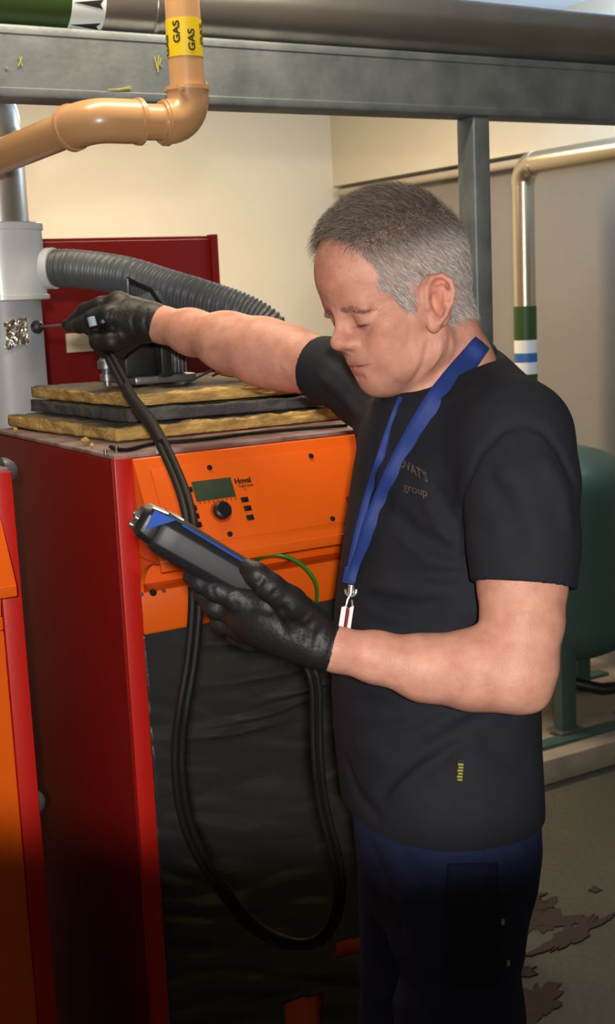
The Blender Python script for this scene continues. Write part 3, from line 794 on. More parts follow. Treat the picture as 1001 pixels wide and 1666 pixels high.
        me.vertices.add(len(pos)); me.vertices.foreach_set('co', pos.astype(np.float32).ravel())
        me.loops.add(len(q)*4); me.loops.foreach_set('vertex_index', q.astype(np.int32).ravel())
        me.polygons.add(len(q)); me.polygons.foreach_set('loop_start', np.arange(len(q), dtype=np.int32)*4)
        me.polygons.foreach_set('loop_total', np.full(len(q), 4, np.int32))
        me.polygons.foreach_set('use_smooth', np.ones(len(q), bool))
        me.update(calc_edges=True); me.validate()
        return me, pos
def sphere(c, r): return cone(c, np.array(c)+(0, 0, 1e-5), r, r)
def cone(a, b, ra, rb):
    a = np.array(a, float); b = np.array(b, float); ab = b-a; L2 = float(ab@ab)
    def fn(x, y, z):
        t = np.clip(((x-a[0])*ab[0]+(y-a[1])*ab[1]+(z-a[2])*ab[2])/L2, 0, 1)
        return (np.sqrt((x-a[0]-ab[0]*t)**2+(y-a[1]-ab[1]*t)**2+(z-a[2]-ab[2]*t)**2)-(ra+(rb-ra)*t)).astype(np.float32)
    m = max(ra, rb); return fn, np.minimum(a, b)-m, np.maximum(a, b)+m
def ell(c, r, A=np.eye(3)):
    """ellipsoid: centre c, radii r along the rows of A"""
    c = np.array(c, float); r = np.array(r, float); A = np.array(A, float)
    def fn(x, y, z):
        X_, Y_, Z_ = x-c[0], y-c[1], z-c[2]
        q = [(X_*A[i, 0]+Y_*A[i, 1]+Z_*A[i, 2]) for i in range(3)]
        k0 = np.sqrt(sum((q[i]/r[i])**2 for i in range(3)))+1e-9; k1 = np.sqrt(sum((q[i]/r[i]**2)**2 for i in range(3)))+1e-9
        return (k0*(k0-1)/k1).astype(np.float32)
    e = np.sqrt(sum((A[i]*r[i])**2 for i in range(3))); return fn, c-e, c+e
def chain(f, pts, k=.01, op='+'):
    for i in range(len(pts)-1): f.add(cone(pts[i][0], pts[i+1][0], pts[i][1], pts[i+1][1]), k, op)
def loft(secs, axis_z=True):
    """vertical loft; secs: (z, cx, cy, half_fwd, half_side, fwd_angle, power)"""
    S_ = np.array(secs, float); S_ = S_[np.argsort(S_[:, 0])]
    zs = S_[:, 0]
    def sm(z, col):
        return np.interp(z, zs, S_[:, col])
    def fn(x, y, z):
        zz = z.ravel(); cx, cy, rf, rs, an = [sm(zz, i)[None, None, :] for i in (1, 2, 3, 4, 5)]
        X_, Y_ = x-cx, y-cy; ca, sa = np.cos(an), np.sin(an)
        u = X_*ca+Y_*sa; w = -X_*sa+Y_*ca
        p = 2.3
        k0 = (np.abs(u/rf)**p+np.abs(w/rs)**p)**(1/p)+1e-9
        d = (k0-1)*np.minimum(rf, rs)
        g = np.sqrt((u/rf**2)**2+(w/rs**2)**2)+1e-9; d2 = (k0-1)*k0/g
        d = np.where(k0 > .6, np.minimum(d2, (k0-1)*np.maximum(rf, rs)), d)
        dz = np.maximum(zs[0]-z, z-zs[-1])
        return np.maximum(d, dz).astype(np.float32)
    R_ = max(S_[:, 3].max(), S_[:, 4].max())
    return fn, (S_[:, 1].min()-R_, S_[:, 2].min()-R_, zs[0]), (S_[:, 1].max()+R_, S_[:, 2].max()+R_, zs[-1])

# head frame (a forward, b to his left, c up) seen by the camera in three-quarter profile, looking down
def rot_h(y, p, r):
    y, p, r = map(math.radians, (y, p, r))
    h = np.array([-math.cos(y), 0, math.sin(y)]); b = np.array([math.sin(y), 0, math.cos(y)]); v = np.array([0, 1, 0.])
    a = math.cos(p)*h-math.sin(p)*v; c = math.cos(p)*v+math.sin(p)*h
    return np.array([a, math.cos(r)*b-math.sin(r)*c, math.cos(r)*c+math.sin(r)*b])
def dloc(v): return np.array((v.dot(AX), v.dot(AY), v.z))
camB = np.array([dloc(CR), dloc(CU), dloc(-CD)])
HR = rot_h(24, 20, 4) @ camB           # rows: head axes in man-local
HO = J(658, 487, 1.63)
HS = 1.0
def H(a, b, c): return HO + HS*(np.array((a, b, c))@HR)
def HE(c, r, tilt=None):
    A = HR
    if tilt is not None:
        ax, an = tilt; an = math.radians(an); i, j = [(1, 2), (2, 0), (0, 1)][ax]
        A = HR.copy(); A[i] = math.cos(an)*HR[i]+math.sin(an)*HR[j]; A[j] = math.cos(an)*HR[j]-math.sin(an)*HR[i]
    return ell(H(*c), np.array(r)*HS, A)
def HC(a, b, ra, rb): return cone(H(*a), H(*b), ra*HS, rb*HS)
def headfield(f):
    f.add(HE((.006, 0, .054), (.090, .074, .080)), .02)
    f.add(HE((.034, 0, .044), (.069, .064, .062)), .03)
    f.add(HE((-.032, 0, .036), (.054, .066, .06)), .03)
    f.add(HE((.030, 0, -.02), (.058, .056, .062)), .03)
    f.add(HE((.067, 0, -.048), (.025, .033, .030)), .03)
    for s in (1, -1):
        f.add(HE((.081, s*.024, .018), (.014, .024, .0085)), .016)
        f.add(HE((.052, s*.046, -.018), (.024, .018, .016)), .02)
        f.add(HC((-.004, s*.054, -.015), (.006, s*.050, -.060), .019, .016), .02)
        f.add(HC((.002, s*.050, -.062), (.060, s*.015, -.087), .016, .015), .02)
        f.add(HE((.040, s*.040, -.046), (.034, .018, .034)), .025)
    f.add(HE((.066, 0, -.088), (.019, .023, .0165)), .016)
    f.add(HE((.030, 0, -.066), (.052, .042, .030)), .03)
    # nose
    f.add(HC((.092, 0, .008), (.104, 0, -.022), .0080, .0095), .013)
    f.add(HE((.1045, 0, -.025), (.0115, .0120, .0100)), .008)
    for s in (1, -1):
        f.add(HE((.0930, s*.0130, -.029), (.0125, .0085, .0085)), .007)
    f.add(HC((.100, 0, -.031), (.091, 0, -.039), .005, .007), .006)
    # sockets, lids
    for s in (1, -1):
        f.sub(HE((.103, s*.033, -.004), (.0155, .018, .0125)), .022)
        f.add(HE((.0745, s*.0315, -.004), (.0145, .0155, .0140)), .006)
        f.add(HE((.084, s*.034, .0085), (.009, .019, .0045)), .010)
        f.fold([H(.092, s*.020, .0045), H(.0935, s*.032, .0075), H(.083, s*.046, .002)], .0022, -.0015)
        f.fold([H(.092, s*.020, -.018), H(.089, s*.032, -.021), H(.078, s*.046, -.016)], .003, -.0012)
        f.fold([H(.0885, s*.020, -.0095), H(.0905, s*.0325, -.0125), H(.083, s*.046, -.010)], .0014, -.0016)
        for q in (-.3, 0, .3):
            f.fold([H(.073, s*.050, -.004+q*.012), H(.060, s*.060, -.004+q*.05)], .0022, -.0009)
    # mouth
    f.add(HE((.0840, 0, -.0535), (.0120, .020, .0062)), .007)
    f.add(HE((.0820, 0, -.0645), (.0110, .0185, .0062)), .006)
    f.fold([H(.0945, 0, -.0592), H(.090, .014, -.0592), H(.077, .031, -.0650)], .0028, -.0032)
    f.fold([H(.0945, 0, -.0592), H(.090, -.014, -.0592), H(.077, -.031, -.0650)], .0028, -.0032)
    f.fold([H(.088, -.014, -.075), H(.090, 0, -.074), H(.088, .014, -.075)], .006, -.002)
    f.fold([H(.099, 0, -.043), H(.099, 0, -.050)], .0028, -.0012)
    for s in (1, -1):
        f.fold([H(.088, s*.021, -.030), H(.080, s*.032, -.046), H(.074, s*.038, -.060)], .0035, -.0036)
        f.fold([H(.073, s*.035, -.068), H(.066, s*.037, -.080), H(.058, s*.036, -.092)], .0035, -.0032)
        f.bulge(H(.074, s*.040, -.040), .012, .003)
        f.bulge(H(.058, s*.042, -.080), .013, .003)
        f.bulge(H(.060, s*.062, .050), .022, -.004)
        f.fold([H(.040, s*.062, -.025), H(.048, s*.058, -.050), H(.036, s*.054, -.075)], .0050, -.0014)
        f.fold([H(.056, s*.058, -.028), H(.060, s*.052, -.052)], .006, .0014)
    # brow furrow
    f.fold([H(.104, .006, .010), H(.103, .007, .022)], .0022, -.001)
    # ears
    for s in (1, -1):
        E0 = np.array((.007, s*.078, -.008))
        def EP(u, v, w=0):      # u back, v up, w outwards, ear leaned back
            ca, sa = math.cos(.28), math.sin(.28)
            return (E0[0]-u*ca-v*sa*.9+0, E0[1]+s*(w+max(0, u)*.45), E0[2]+v*ca-u*sa*.6)
        f.add(HE(EP(.004, .001, -.001), (.0205, .0060, .033), None), .004)
        f.add(HE(EP(.008, .018, .0005), (.014, .0045, .014), None), .004)
        f.add(HE(EP(-.012, -.004, -.010), (.012, .010, .024)), .012)
        rim = [(-.012, .006), (-.011, .019), (-.003, .029), (.009, .030), (.0185, .022), (.021, .010), (.018, -.004), (.011, -.017), (.004, -.026)]
        for i in range(len(rim)-1): f.add(HC(EP(*rim[i], .005), EP(*rim[i+1], .005), .0034, .0034), .003)
        anti = [(.008, .019), (.013, .008), (.011, -.004), (.004, -.013), (-.004, -.015)]
        for i in range(len(anti)-1): f.add(HC(EP(*anti[i], .004), EP(*anti[i+1], .004), .0030, .0030), .004)
        f.sub(HE(EP(.001, -.003, .0085), (.0065, .0105, .0150)), .004)
        f.sub(HE(EP(.003, .022, .007), (.007, .004, .004)), .003)
        f.add(HE(EP(-.011, -.004, .005), (.004, .0035, .006)), .004)
        f.add(HE(EP(-.001, -.029, .001), (.0085, .0055, .009)), .006)

# joints (px, py, depth)
SL = J(838, 735, 1.50); EL = J(846, 1100, 1.43); WL = J(535, 1052, 1.42)
SR_ = J(655, 640, 1.80); ER = J(475, 582, 1.97); WR = J(262, 527, 2.13)
def pr(px, py, D, r): return (J(px, py, D), r*D/F)
BETA = math.radians(180+18)   # body forward direction, in man-local plan angle (0 = +x)
NECKB = J(735, 612, 1.665)
def neck(f, grow=0.0):
    f.add(cone(H(-.028, 0, -.018), NECKB+np.array((0.0, 0, 0)), .055+grow, .057+grow), .02)
    f.add(cone(NECKB, J(742, 655, 1.66), .057, .062), .02)
    f.add(cone(H(.012, 0, -.060), NECKB+np.array((-.045, -.01, -.02)), .040+grow, .042+grow), .02)
arm_l = [pr(846, 800, 1.48, 66), pr(850, 900, 1.457, 73), pr(850, 950, 1.453, 72), pr(850, 1010, 1.44, 67), pr(847, 1075, 1.43, 60), pr(838, 1098, 1.428, 58)]
fore_l = [pr(838, 1098, 1.428, 58), pr(770, 1090, 1.43, 62), pr(690, 1086, 1.435, 50), pr(610, 1069, 1.43, 38), pr(548, 1057, 1.42, 32), pr(515, 1048, 1.42, 31)]
arm_r = [pr(655, 665, 1.80, 50), pr(560, 608, 1.89, 44), pr(515, 595, 1.935, 45), pr(470, 583, 1.975, 47)]
fore_r = [pr(470, 583, 1.975, 47), pr(425, 572, 2.00, 50), pr(370, 556, 2.04, 43), pr(310, 540, 2.10, 32), pr(262, 528, 2.14, 24), pr(240, 525, 2.15, 23)]
def zpx(py, D=1.67, px=720): return float(J(px, py, D)[2])
def torso_secs(g=0.0):
    # silhouettes per image row, turned into centre and half widths
    rows = [(640, 625, 835, .150), (700, 600, 868, .180), (760, 585, 872, .182), (830, 574, 872, .178), (900, 564, 872, .170), (980, 552, 873, .163), (1060, 546, 872, .158), (1130, 545, 866, .156), (1200, 549, 867, .157), (1280, 558, 870, .160), (1340, 566, 870, .162), (1420, 580, 866, .165)]
    out = []
    for py, xl, xr, sw in rows:
        D = 1.67; c = J((xl+xr)/2, py, D); half = (xr-xl)/2*D/F
        sb = math.sin(.314)*sw; rf = math.sqrt(max(.004, half**2-sb**2))/math.cos(.314)
        out.append((c[2], c[0], c[1], rf+g, sw+g, .314, 0))
    return out

# ---- body mesh (skin): head, neck, torso core, arms
allp = [HO]+[p for p, _ in arm_l+fore_l+arm_r+fore_r]
lo = np.min(allp, 0)-.13; hi = np.max(allp, 0)+.13; hi[2] = H(0, 0, .135)[2]+.04; lo[2] = zpx(1360)
hlo = HO-.135; hhi = HO+.14
fine = lambda k: ((hlo[k], hhi[k], .0017),)
fb = Field(axis(lo[0], hi[0], .0042, fine(0)), axis(lo[1], hi[1], .0042, fine(1)), axis(lo[2], hi[2], .0042, ((HO[2]-.13, hi[2], .0017),)))
fb.add(loft(torso_secs(-.022)), .01)
fb.add(cone(NECKB+np.array((.0,0,-.03)), J(728, 700, 1.67), .056, .085), .02)
for sj in ((J(838, 760, 1.50), .050), (J(652, 685, 1.80), .046)):
    fb.add(cone(J(735, 690, 1.67), sj[0], .06, sj[1]), .02)
chain(fb, arm_l, .008); chain(fb, fore_l, .018)
chain(fb, arm_r, .012); chain(fb, fore_r, .03)
neck(fb); headfield(fb)
# elbow point, forearm tendons, neck cords
fb.bulge(J(874, 1138, 1.42), .015, .008); fb.bulge(J(790, 1062, 1.40), .03, .003); fb.bulge(J(700, 1120, 1.41), .03, .002)
fb.fold([J(782, 1022, 1.40), J(800, 1040, 1.39), J(815, 1052, 1.385)], .005, -.004)
fb.fold([J(600, 1040, 1.40), J(640, 1050, 1.395), J(700, 1065, 1.39)], .005, -.0015)
fb.fold([J(560, 1075, 1.40), J(640, 1100, 1.395), J(720, 1125, 1.39)], .005, -.001)
fb.fold([J(470, 560, 1.94), J(455, 585, 1.93), J(462, 610, 1.93)], .006, -.003)
fb.fold([J(700, 548, 1.57), J(690, 590, 1.58), J(665, 640, 1.60)], .005, -.003)
fb.fold([J(722, 545, 1.57), J(712, 590, 1.58), J(685, 645, 1.60)], .005, .003)
fb.fold([J(738, 530, 1.58), J(732, 580, 1.585), J(705, 640, 1.60)], .006, -.003)
body_me, bpos = fb.mesh('person')

# skin: colour from face regions
def smoothstep(x, a, b): t = np.clip((x-a)/(b-a), 0, 1); return t*t*(3-2*t)
def hcoord(pos): return ((pos-HO)@HR.T)/HS
def vcol(me, cols, name='Col'):
    at = me.color_attributes.new(name, 'FLOAT_COLOR', 'POINT'); c = np.ones((len(cols), 4), np.float32); c[:, :3] = cols; at.data.foreach_set('color', c.ravel())
def scalp(q):
    """0..1 hair density in head coordinates"""
    a, b, c = q[:, 0], np.abs(q[:, 1]), q[:, 2]
    # frontal line: recedes at the temples
    top = smoothstep(c, .103, .110)*smoothstep(-a, -.060+b*.40, -.052+b*.40)
    am = np.interp(c, [-.014, .005, .030, .050, .078, .10, .13], [.040, .052, .068, .060, .044, .034, .050])
    side = smoothstep(am-a, -.003, .005)*smoothstep(c, .018, .028)
    burn = (smoothstep(a, .026, .031)*smoothstep(-a, -.050-.35*c, -.042-.35*c)*smoothstep(c, -.016, -.008))
    back = smoothstep(-a, .008, .016)*smoothstep(c, -.048, -.036)
    above = smoothstep(c, .028, .036)*smoothstep(-a, -.050, -.040)
    return np.clip(np.maximum.reduce([top, side, burn, back, above]), 0, 1)*(b < .0795)
q = hcoord(bpos); isH = (q[:, 2] > -.13)&(np.linalg.norm(q, axis=1) < .2)
base = np.tile(np.array((.655, .328, .238)), (len(bpos), 1))
def mixc(w, col):
    global base
    w = (w*isH)[:, None]; base = base*(1-w)+np.array(col)*w
def gauss(c, r, both=True):
    d = ((q[:, 0]-c[0])/r[0])**2+(((np.abs(q[:, 1]) if both else q[:, 1])-c[1])/r[1])**2+((q[:, 2]-c[2])/r[2])**2; return np.exp(-d)
mixc(.55*gauss((.10, 0, .055), (.05, .05, .035)), (.58, .22, .15))
mixc(.5*gauss((.104, 0, -.026), (.012, .014, .012)), (.62, .22, .15))
mixc(.5*gauss((.07, .045, -.03), (.02, .02, .02)), (.60, .24, .16))
mixc(.7*gauss((-.01, .085, .0), (.03, .008, .04)), (.62, .22, .15))
lip = gauss((.090, 0, -.0550), (.012, .019, .0042))+gauss((.089, 0, -.0640), (.012, .017, .0045)); mixc(np.clip(lip*.9, 0, .9), (.48, .14, .11))
mixc(.9*np.clip(gauss((.090, .012, -.0597), (.014, .016, .0012))*1.3, 0, 1), (.16, .04, .035))
mixc(.35*gauss((.07, .02, -.095), (.03, .035, .02)), (.46, .26, .19))
mixc(.35*gauss((.09, 0, -.05), (.012, .03, .008)), (.46, .26, .19))
mixc(.35*gauss((.085, .033, -.016), (.01, .016, .006)), (.42, .18, .15))
mixc(np.clip(gauss((.089, .0325, -.0118), (.010, .0130, .0016))*1.5, 0, .92), (.06, .025, .02))
mixc(.25*gauss((.09, .032, .0), (.012, .016, .006)), (.62, .36, .28))
sc = scalp(q)
mixc(.6*sc, (.26, .18, .15))
# freckles and sun spots on forehead
rng = np.random.RandomState(4)
for _ in range(46):
    s_ = (.10, rng.uniform(-.045, .055), rng.uniform(.03, .098)); rr_ = rng.uniform(.0010, .0024)
    d = ((q[:, 1]-s_[1])**2+(q[:, 2]-s_[2])**2)/rr_**2; mixc(.28*np.exp(-d)*(q[:, 0] > .03), (.36, .12, .07))
vcol(body_me, base)
ms = bpy.data.materials.new('skin'); ms.use_nodes = True; N, L = nt(ms); b = N['Principled BSDF']
at = N.new('ShaderNodeVertexColor'); at.layer_name = 'Col'
tc = N.new('ShaderNodeTexCoord'); n1 = N.new('ShaderNodeTexNoise'); n1.inputs['Scale'].default_value = 45; n1.inputs['Detail'].default_value = 7; L.new(tc.outputs['Object'], n1.inputs[0])
mx = N.new('ShaderNodeMix'); mx.data_type = 'RGBA'; mx.blend_type = 'MULTIPLY'; mx.inputs[0].default_value = 1
rp = N.new('ShaderNodeValToRGB'); rp.color_ramp.elements[0].color = (.84, .76, .73, 1); rp.color_ramp.elements[1].color = (1.06, 1.06, 1.06, 1); rp.color_ramp.elements[0].position = .3; rp.color_ramp.elements[1].position = .68
L.new(n1.outputs['Fac'], rp.inputs[0]); L.new(at.outputs[0], mx.inputs[6]); L.new(rp.outputs[0], mx.inputs[7]); L.new(mx.outputs[2], b.inputs['Base Color'])
b.inputs['Roughness'].default_value = .50; b.inputs['Specular IOR Level'].default_value = .38
b.inputs['Subsurface Weight'].default_value = .12; b.inputs['Subsurface Radius'].default_value = (.012, .005, .003); b.inputs['Subsurface Scale'].default_value = .6
n2 = N.new('ShaderNodeTexNoise'); n2.inputs['Scale'].default_value = 420; n2.inputs['Detail'].default_value = 4; L.new(tc.outputs['Object'], n2.inputs[0])
bp = N.new('ShaderNodeBump'); bp.inputs['Strength'].default_value = .22; bp.inputs['Distance'].default_value = .003; L.new(n2.outputs['Fac'], bp.inputs['Height']); L.new(bp.outputs[0], b.inputs['Normal'])

man = bpy.data.objects.new('person', None); COL.objects.link(man); man.location = GM; man.rotation_euler = (0, 0, -YAW)
tag(man, 'man in dark navy T-shirt and black gloves looking down at a handheld meter', 'person')
def mlink(name, me, m, parent=None):
    if m is not None: me.materials.append(m)
    o = bpy.data.objects.new(name, me); COL.objects.link(o); o.parent = parent or man; return o
body = mlink('body', body_me, ms)
# eyes
def lathe_ball(c, r, seg=24):
    bm = bmesh.new(); bmesh.ops.create_uvsphere(bm, u_segments=seg, v_segments=16, radius=r)
    for v in bm.verts: v.co += Vector(c)
    return bm
M['eye'] = mat('eyeball', (.55, .5, .46), .15)
for s in (1, -1):
    bm = lathe_ball(H(.072, s*.0315, -.004), .0118); me = bpy.data.meshes.new('eye'); bm.to_mesh(me); bm.free()
    for p in me.polygons: p.use_smooth = True
    mlink('eye', me, M['eye'])

# ---- hair: short strands growing from the scalp
def strands(name, roots, nrm, dirs, lens, cols, w, m, lift=.5, seg=3):
    n = len(roots); V = np.zeros((n, seg+1, 2, 3)); C = np.zeros((n, seg+1, 2, 3))
    side = np.cross(dirs, nrm); side /= np.linalg.norm(side, axis=1)[:, None]+1e-9
    rs = rng.uniform(0, 2*np.pi, n); side2 = side*np.cos(rs)[:, None]+nrm*np.sin(rs)[:, None]*.9
    for k in range(seg+1):
        t = k/seg; p = roots+dirs*(lens*t)[:, None]+nrm*(lens*lift*(t-.55*t*t))[:, None]
        ww = w*(1-t*.75)
        V[:, k, 0] = p-side2*ww; V[:, k, 1] = p+side2*ww; C[:, k, 0] = cols; C[:, k, 1] = cols
    V = V.reshape(-1, 3); C = C.reshape(-1, 3)
    b0 = np.arange(n)*(seg+1)*2
    q_ = np.concatenate([np.stack([b0+2*k, b0+2*k+1, b0+2*k+3, b0+2*k+2], 1) for k in range(seg)])
    me = bpy.data.meshes.new(name); me.vertices.add(len(V)); me.vertices.foreach_set('co', V.astype(np.float32).ravel())
    me.loops.add(len(q_)*4); me.loops.foreach_set('vertex_index', q_.astype(np.int32).ravel())
    me.polygons.add(len(q_)); me.polygons.foreach_set('loop_start', np.arange(len(q_), dtype=np.int32)*4); me.polygons.foreach_set('loop_total', np.full(len(q_), 4, np.int32))
    me.polygons.foreach_set('use_smooth', np.ones(len(q_), bool))
    me.update(calc_edges=True); vcol(me, C); return mlink(name, me, m)
mh = bpy.data.materials.new('grey_hair'); mh.use_nodes = True; N, L = nt(mh); b = N['Principled BSDF']
at = N.new('ShaderNodeVertexColor'); at.layer_name = 'Col'; L.new(at.outputs[0], b.inputs['Base Color']); b.inputs['Roughness'].default_value = .50; b.inputs['Specular IOR Level'].default_value = .38
nv = np.zeros(len(body_me.vertices)*3, np.float32); body_me.vertex_normals.foreach_get('vector', nv); nv = nv.reshape(-1, 3)
cand = np.where((sc > .05) & isH & (rng.rand(len(sc)) < sc*1.2))[0]
pick = rng.choice(cand, min(52000, len(cand)*3))
rt = bpos[pick]+rng.normal(0, .0008, (len(pick), 3)); nn_ = nv[pick].astype(float); qq = hcoord(bpos)[pick]
ca, cb, cc = qq[:, 0], qq[:, 1], qq[:, 2]
# comb direction in head coordinates: top forward-up, sides down and back
topw = smoothstep(cc, .050, .125)
dh = np.stack([(.55*topw)+(1-topw)*(-.45), np.sign(cb)*.05+rng.normal(0, .12, len(cb)), topw*.6-(1-topw)*.85], 1)+rng.normal(0, .22, (len(cb), 3))
dl = dh@HR; dl -= nn_*np.sum(dl*nn_, 1)[:, None]; dl /= np.linalg.norm(dl, axis=1)[:, None]+1e-9
ln = (.0105+.0135*topw)*rng.uniform(.6, 1.25, len(cb))*np.where(cc < .0, .75, 1)
g = rng.rand(len(cb)); greyc = np.stack([np.interp(g, [0, .5, 1], [.27, .56, .88]), np.interp(g, [0, .5, 1], [.235, .50, .80]), np.interp(g, [0, .5, 1], [.22, .46, .75])], 1)
dk = np.stack([np.interp(g, [0, .6, 1], [.06, .13, .36]), np.interp(g, [0, .6, 1], [.042, .095, .29]), np.interp(g, [0, .6, 1], [.032, .072, .23])], 1)
bw = (np.clip(smoothstep(cc, .045, .095)+.5*smoothstep(-ca, .03, .10), 0, 1))[:, None]
hc_ = greyc*(1-bw*.95)+dk*bw*.95
strands('hair', rt, nn_, dl, ln, hc_, .00022, mh, .95)
# eyebrows
eb_all = np.where((((q[:, 0] > .06) & (np.abs(q[:, 1]) > .012) & (np.abs(q[:, 1]) < .052) & (np.abs(q[:, 2]-(.0125-.0*q[:, 1]-np.clip(np.abs(q[:, 1])-.034, 0, 1)*.5)) < .0034))) & isH)[0]
for sd_e in (1, -1):
  eb = eb_all[np.sign(q[eb_all, 1]) == sd_e]
  pe = rng.choice(eb, min(420, len(eb)*2)); ne = nv[pe].astype(float)
  de = np.stack([-.3+0*pe, np.sign(q[pe, 1])*1.0, .15+0*pe], 1)+rng.normal(0, .25, (len(pe), 3)); de = de@HR; de -= ne*np.sum(de*ne, 1)[:, None]; de /= np.linalg.norm(de, axis=1)[:, None]
  ge = rng.rand(len(pe))[:, None]; strands('eyebrow', bpos[pe], ne, de, rng.uniform(.003, .0062, len(pe)), np.array((.16, .09, .055))*(1-ge)+np.array((.42, .30, .22))*ge, .00018, mh, .35)

# ---- cloth materials
def cloth(name, col, bs=900, st=.12, rough=.85):
    m = mat(name, col, rough, bump=st, bscale=bs, spec=.25); return m
M['shirt'] = cloth('navy_cotton', (.0158, .0176, .0245)); M['trouser'] = cloth('navy_workwear', (.020, .031, .092), 700, .2)
M['trouser2'] = cloth('dark_navy_pocket', (.014, .020, .055), 700, .2)
M['glove'] = mat('black_nitrile', (.013, .013, .014), .52, spec=.45, bump=.14, bscale=210, stretch=(1, 1, 1))
M['ribbon'] = mat('blue_ribbon', (.013, .040, .20), .7)
M['print'] = mat('faded_print', (.15, .10, .08), .7)
def half(p, n, lo, hi):
    p = np.array(p); n = np.array(n); n = n/np.linalg.norm(n)
    return (lambda x, y, z: -((x-p[0])*n[0]+(y-p[1])*n[1]+(z-p[2])*n[2]).astype(np.float32)), np.array(lo), np.array(hi)

# ---- T-shirt
ZH = zpx(1368, 1.505)
secs = [q_ for q_ in torso_secs(0.0)]
slv_l = [pr(838, 712, 1.50, 84), pr(848, 790, 1.475, 91), pr(852, 880, 1.46, 88), pr(853, 1010, 1.45, 86)]
slv_r = [pr(668, 668, 1.79, 74), pr(600, 628, 1.86, 66), pr(545, 606, 1.91, 52), pr(480, 586, 1.97, 50)]
pts_ = [p for p, _ in slv_l+slv_r]+[np.array(q_[1:3]+(q_[0],)) for q_ in secs]
lo = np.min(pts_, 0)-.20; hi = np.max(pts_, 0)+.20; lo[2] = ZH-.02; hi[2] = J(790, 545, 1.67)[2]+.03
h_ = .0033
fs = Field(axis(lo[0], hi[0], h_), axis(lo[1], hi[1], h_), axis(lo[2], hi[2], h_))
fs.add(loft(secs), .01)
fs.add(cone(J(742, 680, 1.67), J(728, 710, 1.67), .080, .105), .04)
fs.add(cone(J(768, 640, 1.685), slv_l[0][0], .058, slv_l[0][1]), .045)
fs.add(cone(J(725, 650, 1.69), slv_r[0][0], .062, slv_r[0][1]), .05)
# chest fullness and belly

def capped(pr_, p, n):
    fn0, l_, h__ = pr_; p = np.array(p); n = np.array(n)/np.linalg.norm(n)
    return (lambda x, y, z: np.maximum(fn0(x, y, z), ((x-p[0])*n[0]+(y-p[1])*n[1]+(z-p[2])*n[2])).astype(np.float32)), l_, h__
def sleeve(ch, p, n, k0, k1, hol=.007):
    for i in range(len(ch)-1):
        fs.add(capped(cone(ch[i][0], ch[i+1][0], ch[i][1], ch[i+1][1]), p, n), k0 if i == 0 else k1)
    a, b_ = ch[-2], ch[-1]; t_ = float((np.array(p)-a[0])@(b_[0]-a[0])/((b_[0]-a[0])@(b_[0]-a[0]))); cen = a[0]+(b_[0]-a[0])*t_; n = np.array(n)/np.linalg.norm(n)
    ax_n = (b_[0]-a[0])/np.linalg.norm(b_[0]-a[0])
    rr0 = a[1]*.5+b_[1]*.5-hol; f_ = cone(cen-ax_n*.03, cen+ax_n*.06, rr0, rr0)
    fs.sub(((lambda x, y, z: np.maximum(f_[0](x, y, z), (-((x-p[0])*n[0]+(y-p[1])*n[1]+(z-p[2])*n[2])-.014)).astype(np.float32)), f_[1], f_[2]), .002)
pl_, nl_ = J(853, 953, 1.452), slv_l[3][0]-slv_l[2][0]
nl_ = nl_/np.linalg.norm(nl_)+np.array((-.08, -.02, 0))
prr_ = J(513, 598, 1.93); nr_ = slv_r[3][0]-slv_r[2][0]
sleeve(slv_l, pl_, nl_, .035, .016)
sleeve(slv_r, prr_, nr_, .035, .02)
# hollow underneath, neck opening
cb_, cf_ = J(793, 566, 1.69), J(652, 652, 1.655)
cc_ = (cb_+cf_)/2; e1 = (cf_-cb_)/2; vw = dloc(-CD); e2 = vw-e1*(vw@e1)/(e1@e1); e2 = e2/np.linalg.norm(e2)*.064+np.array((0, 0, -.030)); cn_ = np.cross(e1, e2); cn_ /= np.linalg.norm(cn_); cn_ *= np.sign(cn_[2])
def cring(t, g=0.0, up=0.0): return cc_+e1*math.cos(t)*(1+g/np.linalg.norm(e1))+e2*math.sin(t)*(1+g/.064)+cn_*up
# clip shirt above the collar ring
A_ = np.array([e1/np.linalg.norm(e1), e2/np.linalg.norm(e2), cn_])
def _clip(x, y, z):
    X_, Y_, Z_ = x-cc_[0], y-cc_[1], z-cc_[2]
    u, v, w = [X_*A_[i, 0]+Y_*A_[i, 1]+Z_*A_[i, 2] for i in range(3)]
    ra, rb_ = np.linalg.norm(e1)-.002, .064
    w_ = np.clip(w, 0, .1)*1.1
    return np.maximum((np.sqrt((u/(ra+w_))**2+(v/(rb_+w_))**2)-1)*rb_, np.maximum(-w, w-.13)).astype(np.float32)
fs.sub((_clip, cc_-.16, cc_+.16), .003)
# fold work: picture points pressed into the cloth
C_ = lambda p_, w_, a_, n_=4: fs.crease(p_, w_, a_*2.2, n_)
C_([(700,786),(722,826),(742,872)], .010, -.006); C_([(640,832),(672,868),(708,890),(748,906)], .010, -.007); C_([(600,790),(640,832)], .010, -.003)
C_([(690,800),(715,845),(738,880)], .010, .003); C_([(650,865),(700,905),(745,920)], .010, .003)
C_([(640,930),(700,936),(756,934)], .008, -.004); C_([(598,975),(640,984),(682,992),(740,978)], .010, -.005); C_([(600,955),(650,962),(720,962)], .009, .003)
C_([(590,1010),(650,1022),(730,1015)], .008, -.003)
C_([(600,1192),(662,1178),(705,1158),(750,1130)], .008, -.005); C_([(614,1298),(645,1262),(681,1231),(748,1190),(800,1160)], .009, -.006); C_([(630,1300),(690,1246),(760,1204)], .010, .003)
C_([(560,1230),(580,1290),(620,1335)], .010, -.003); C_([(575,1140),(640,1150),(700,1135)], .009, -.003)
C_([(780,1190),(820,1230),(870,1250)], .012, -.003); C_([(740,1210),(748,1290),(765,1330)], .012, -.002)
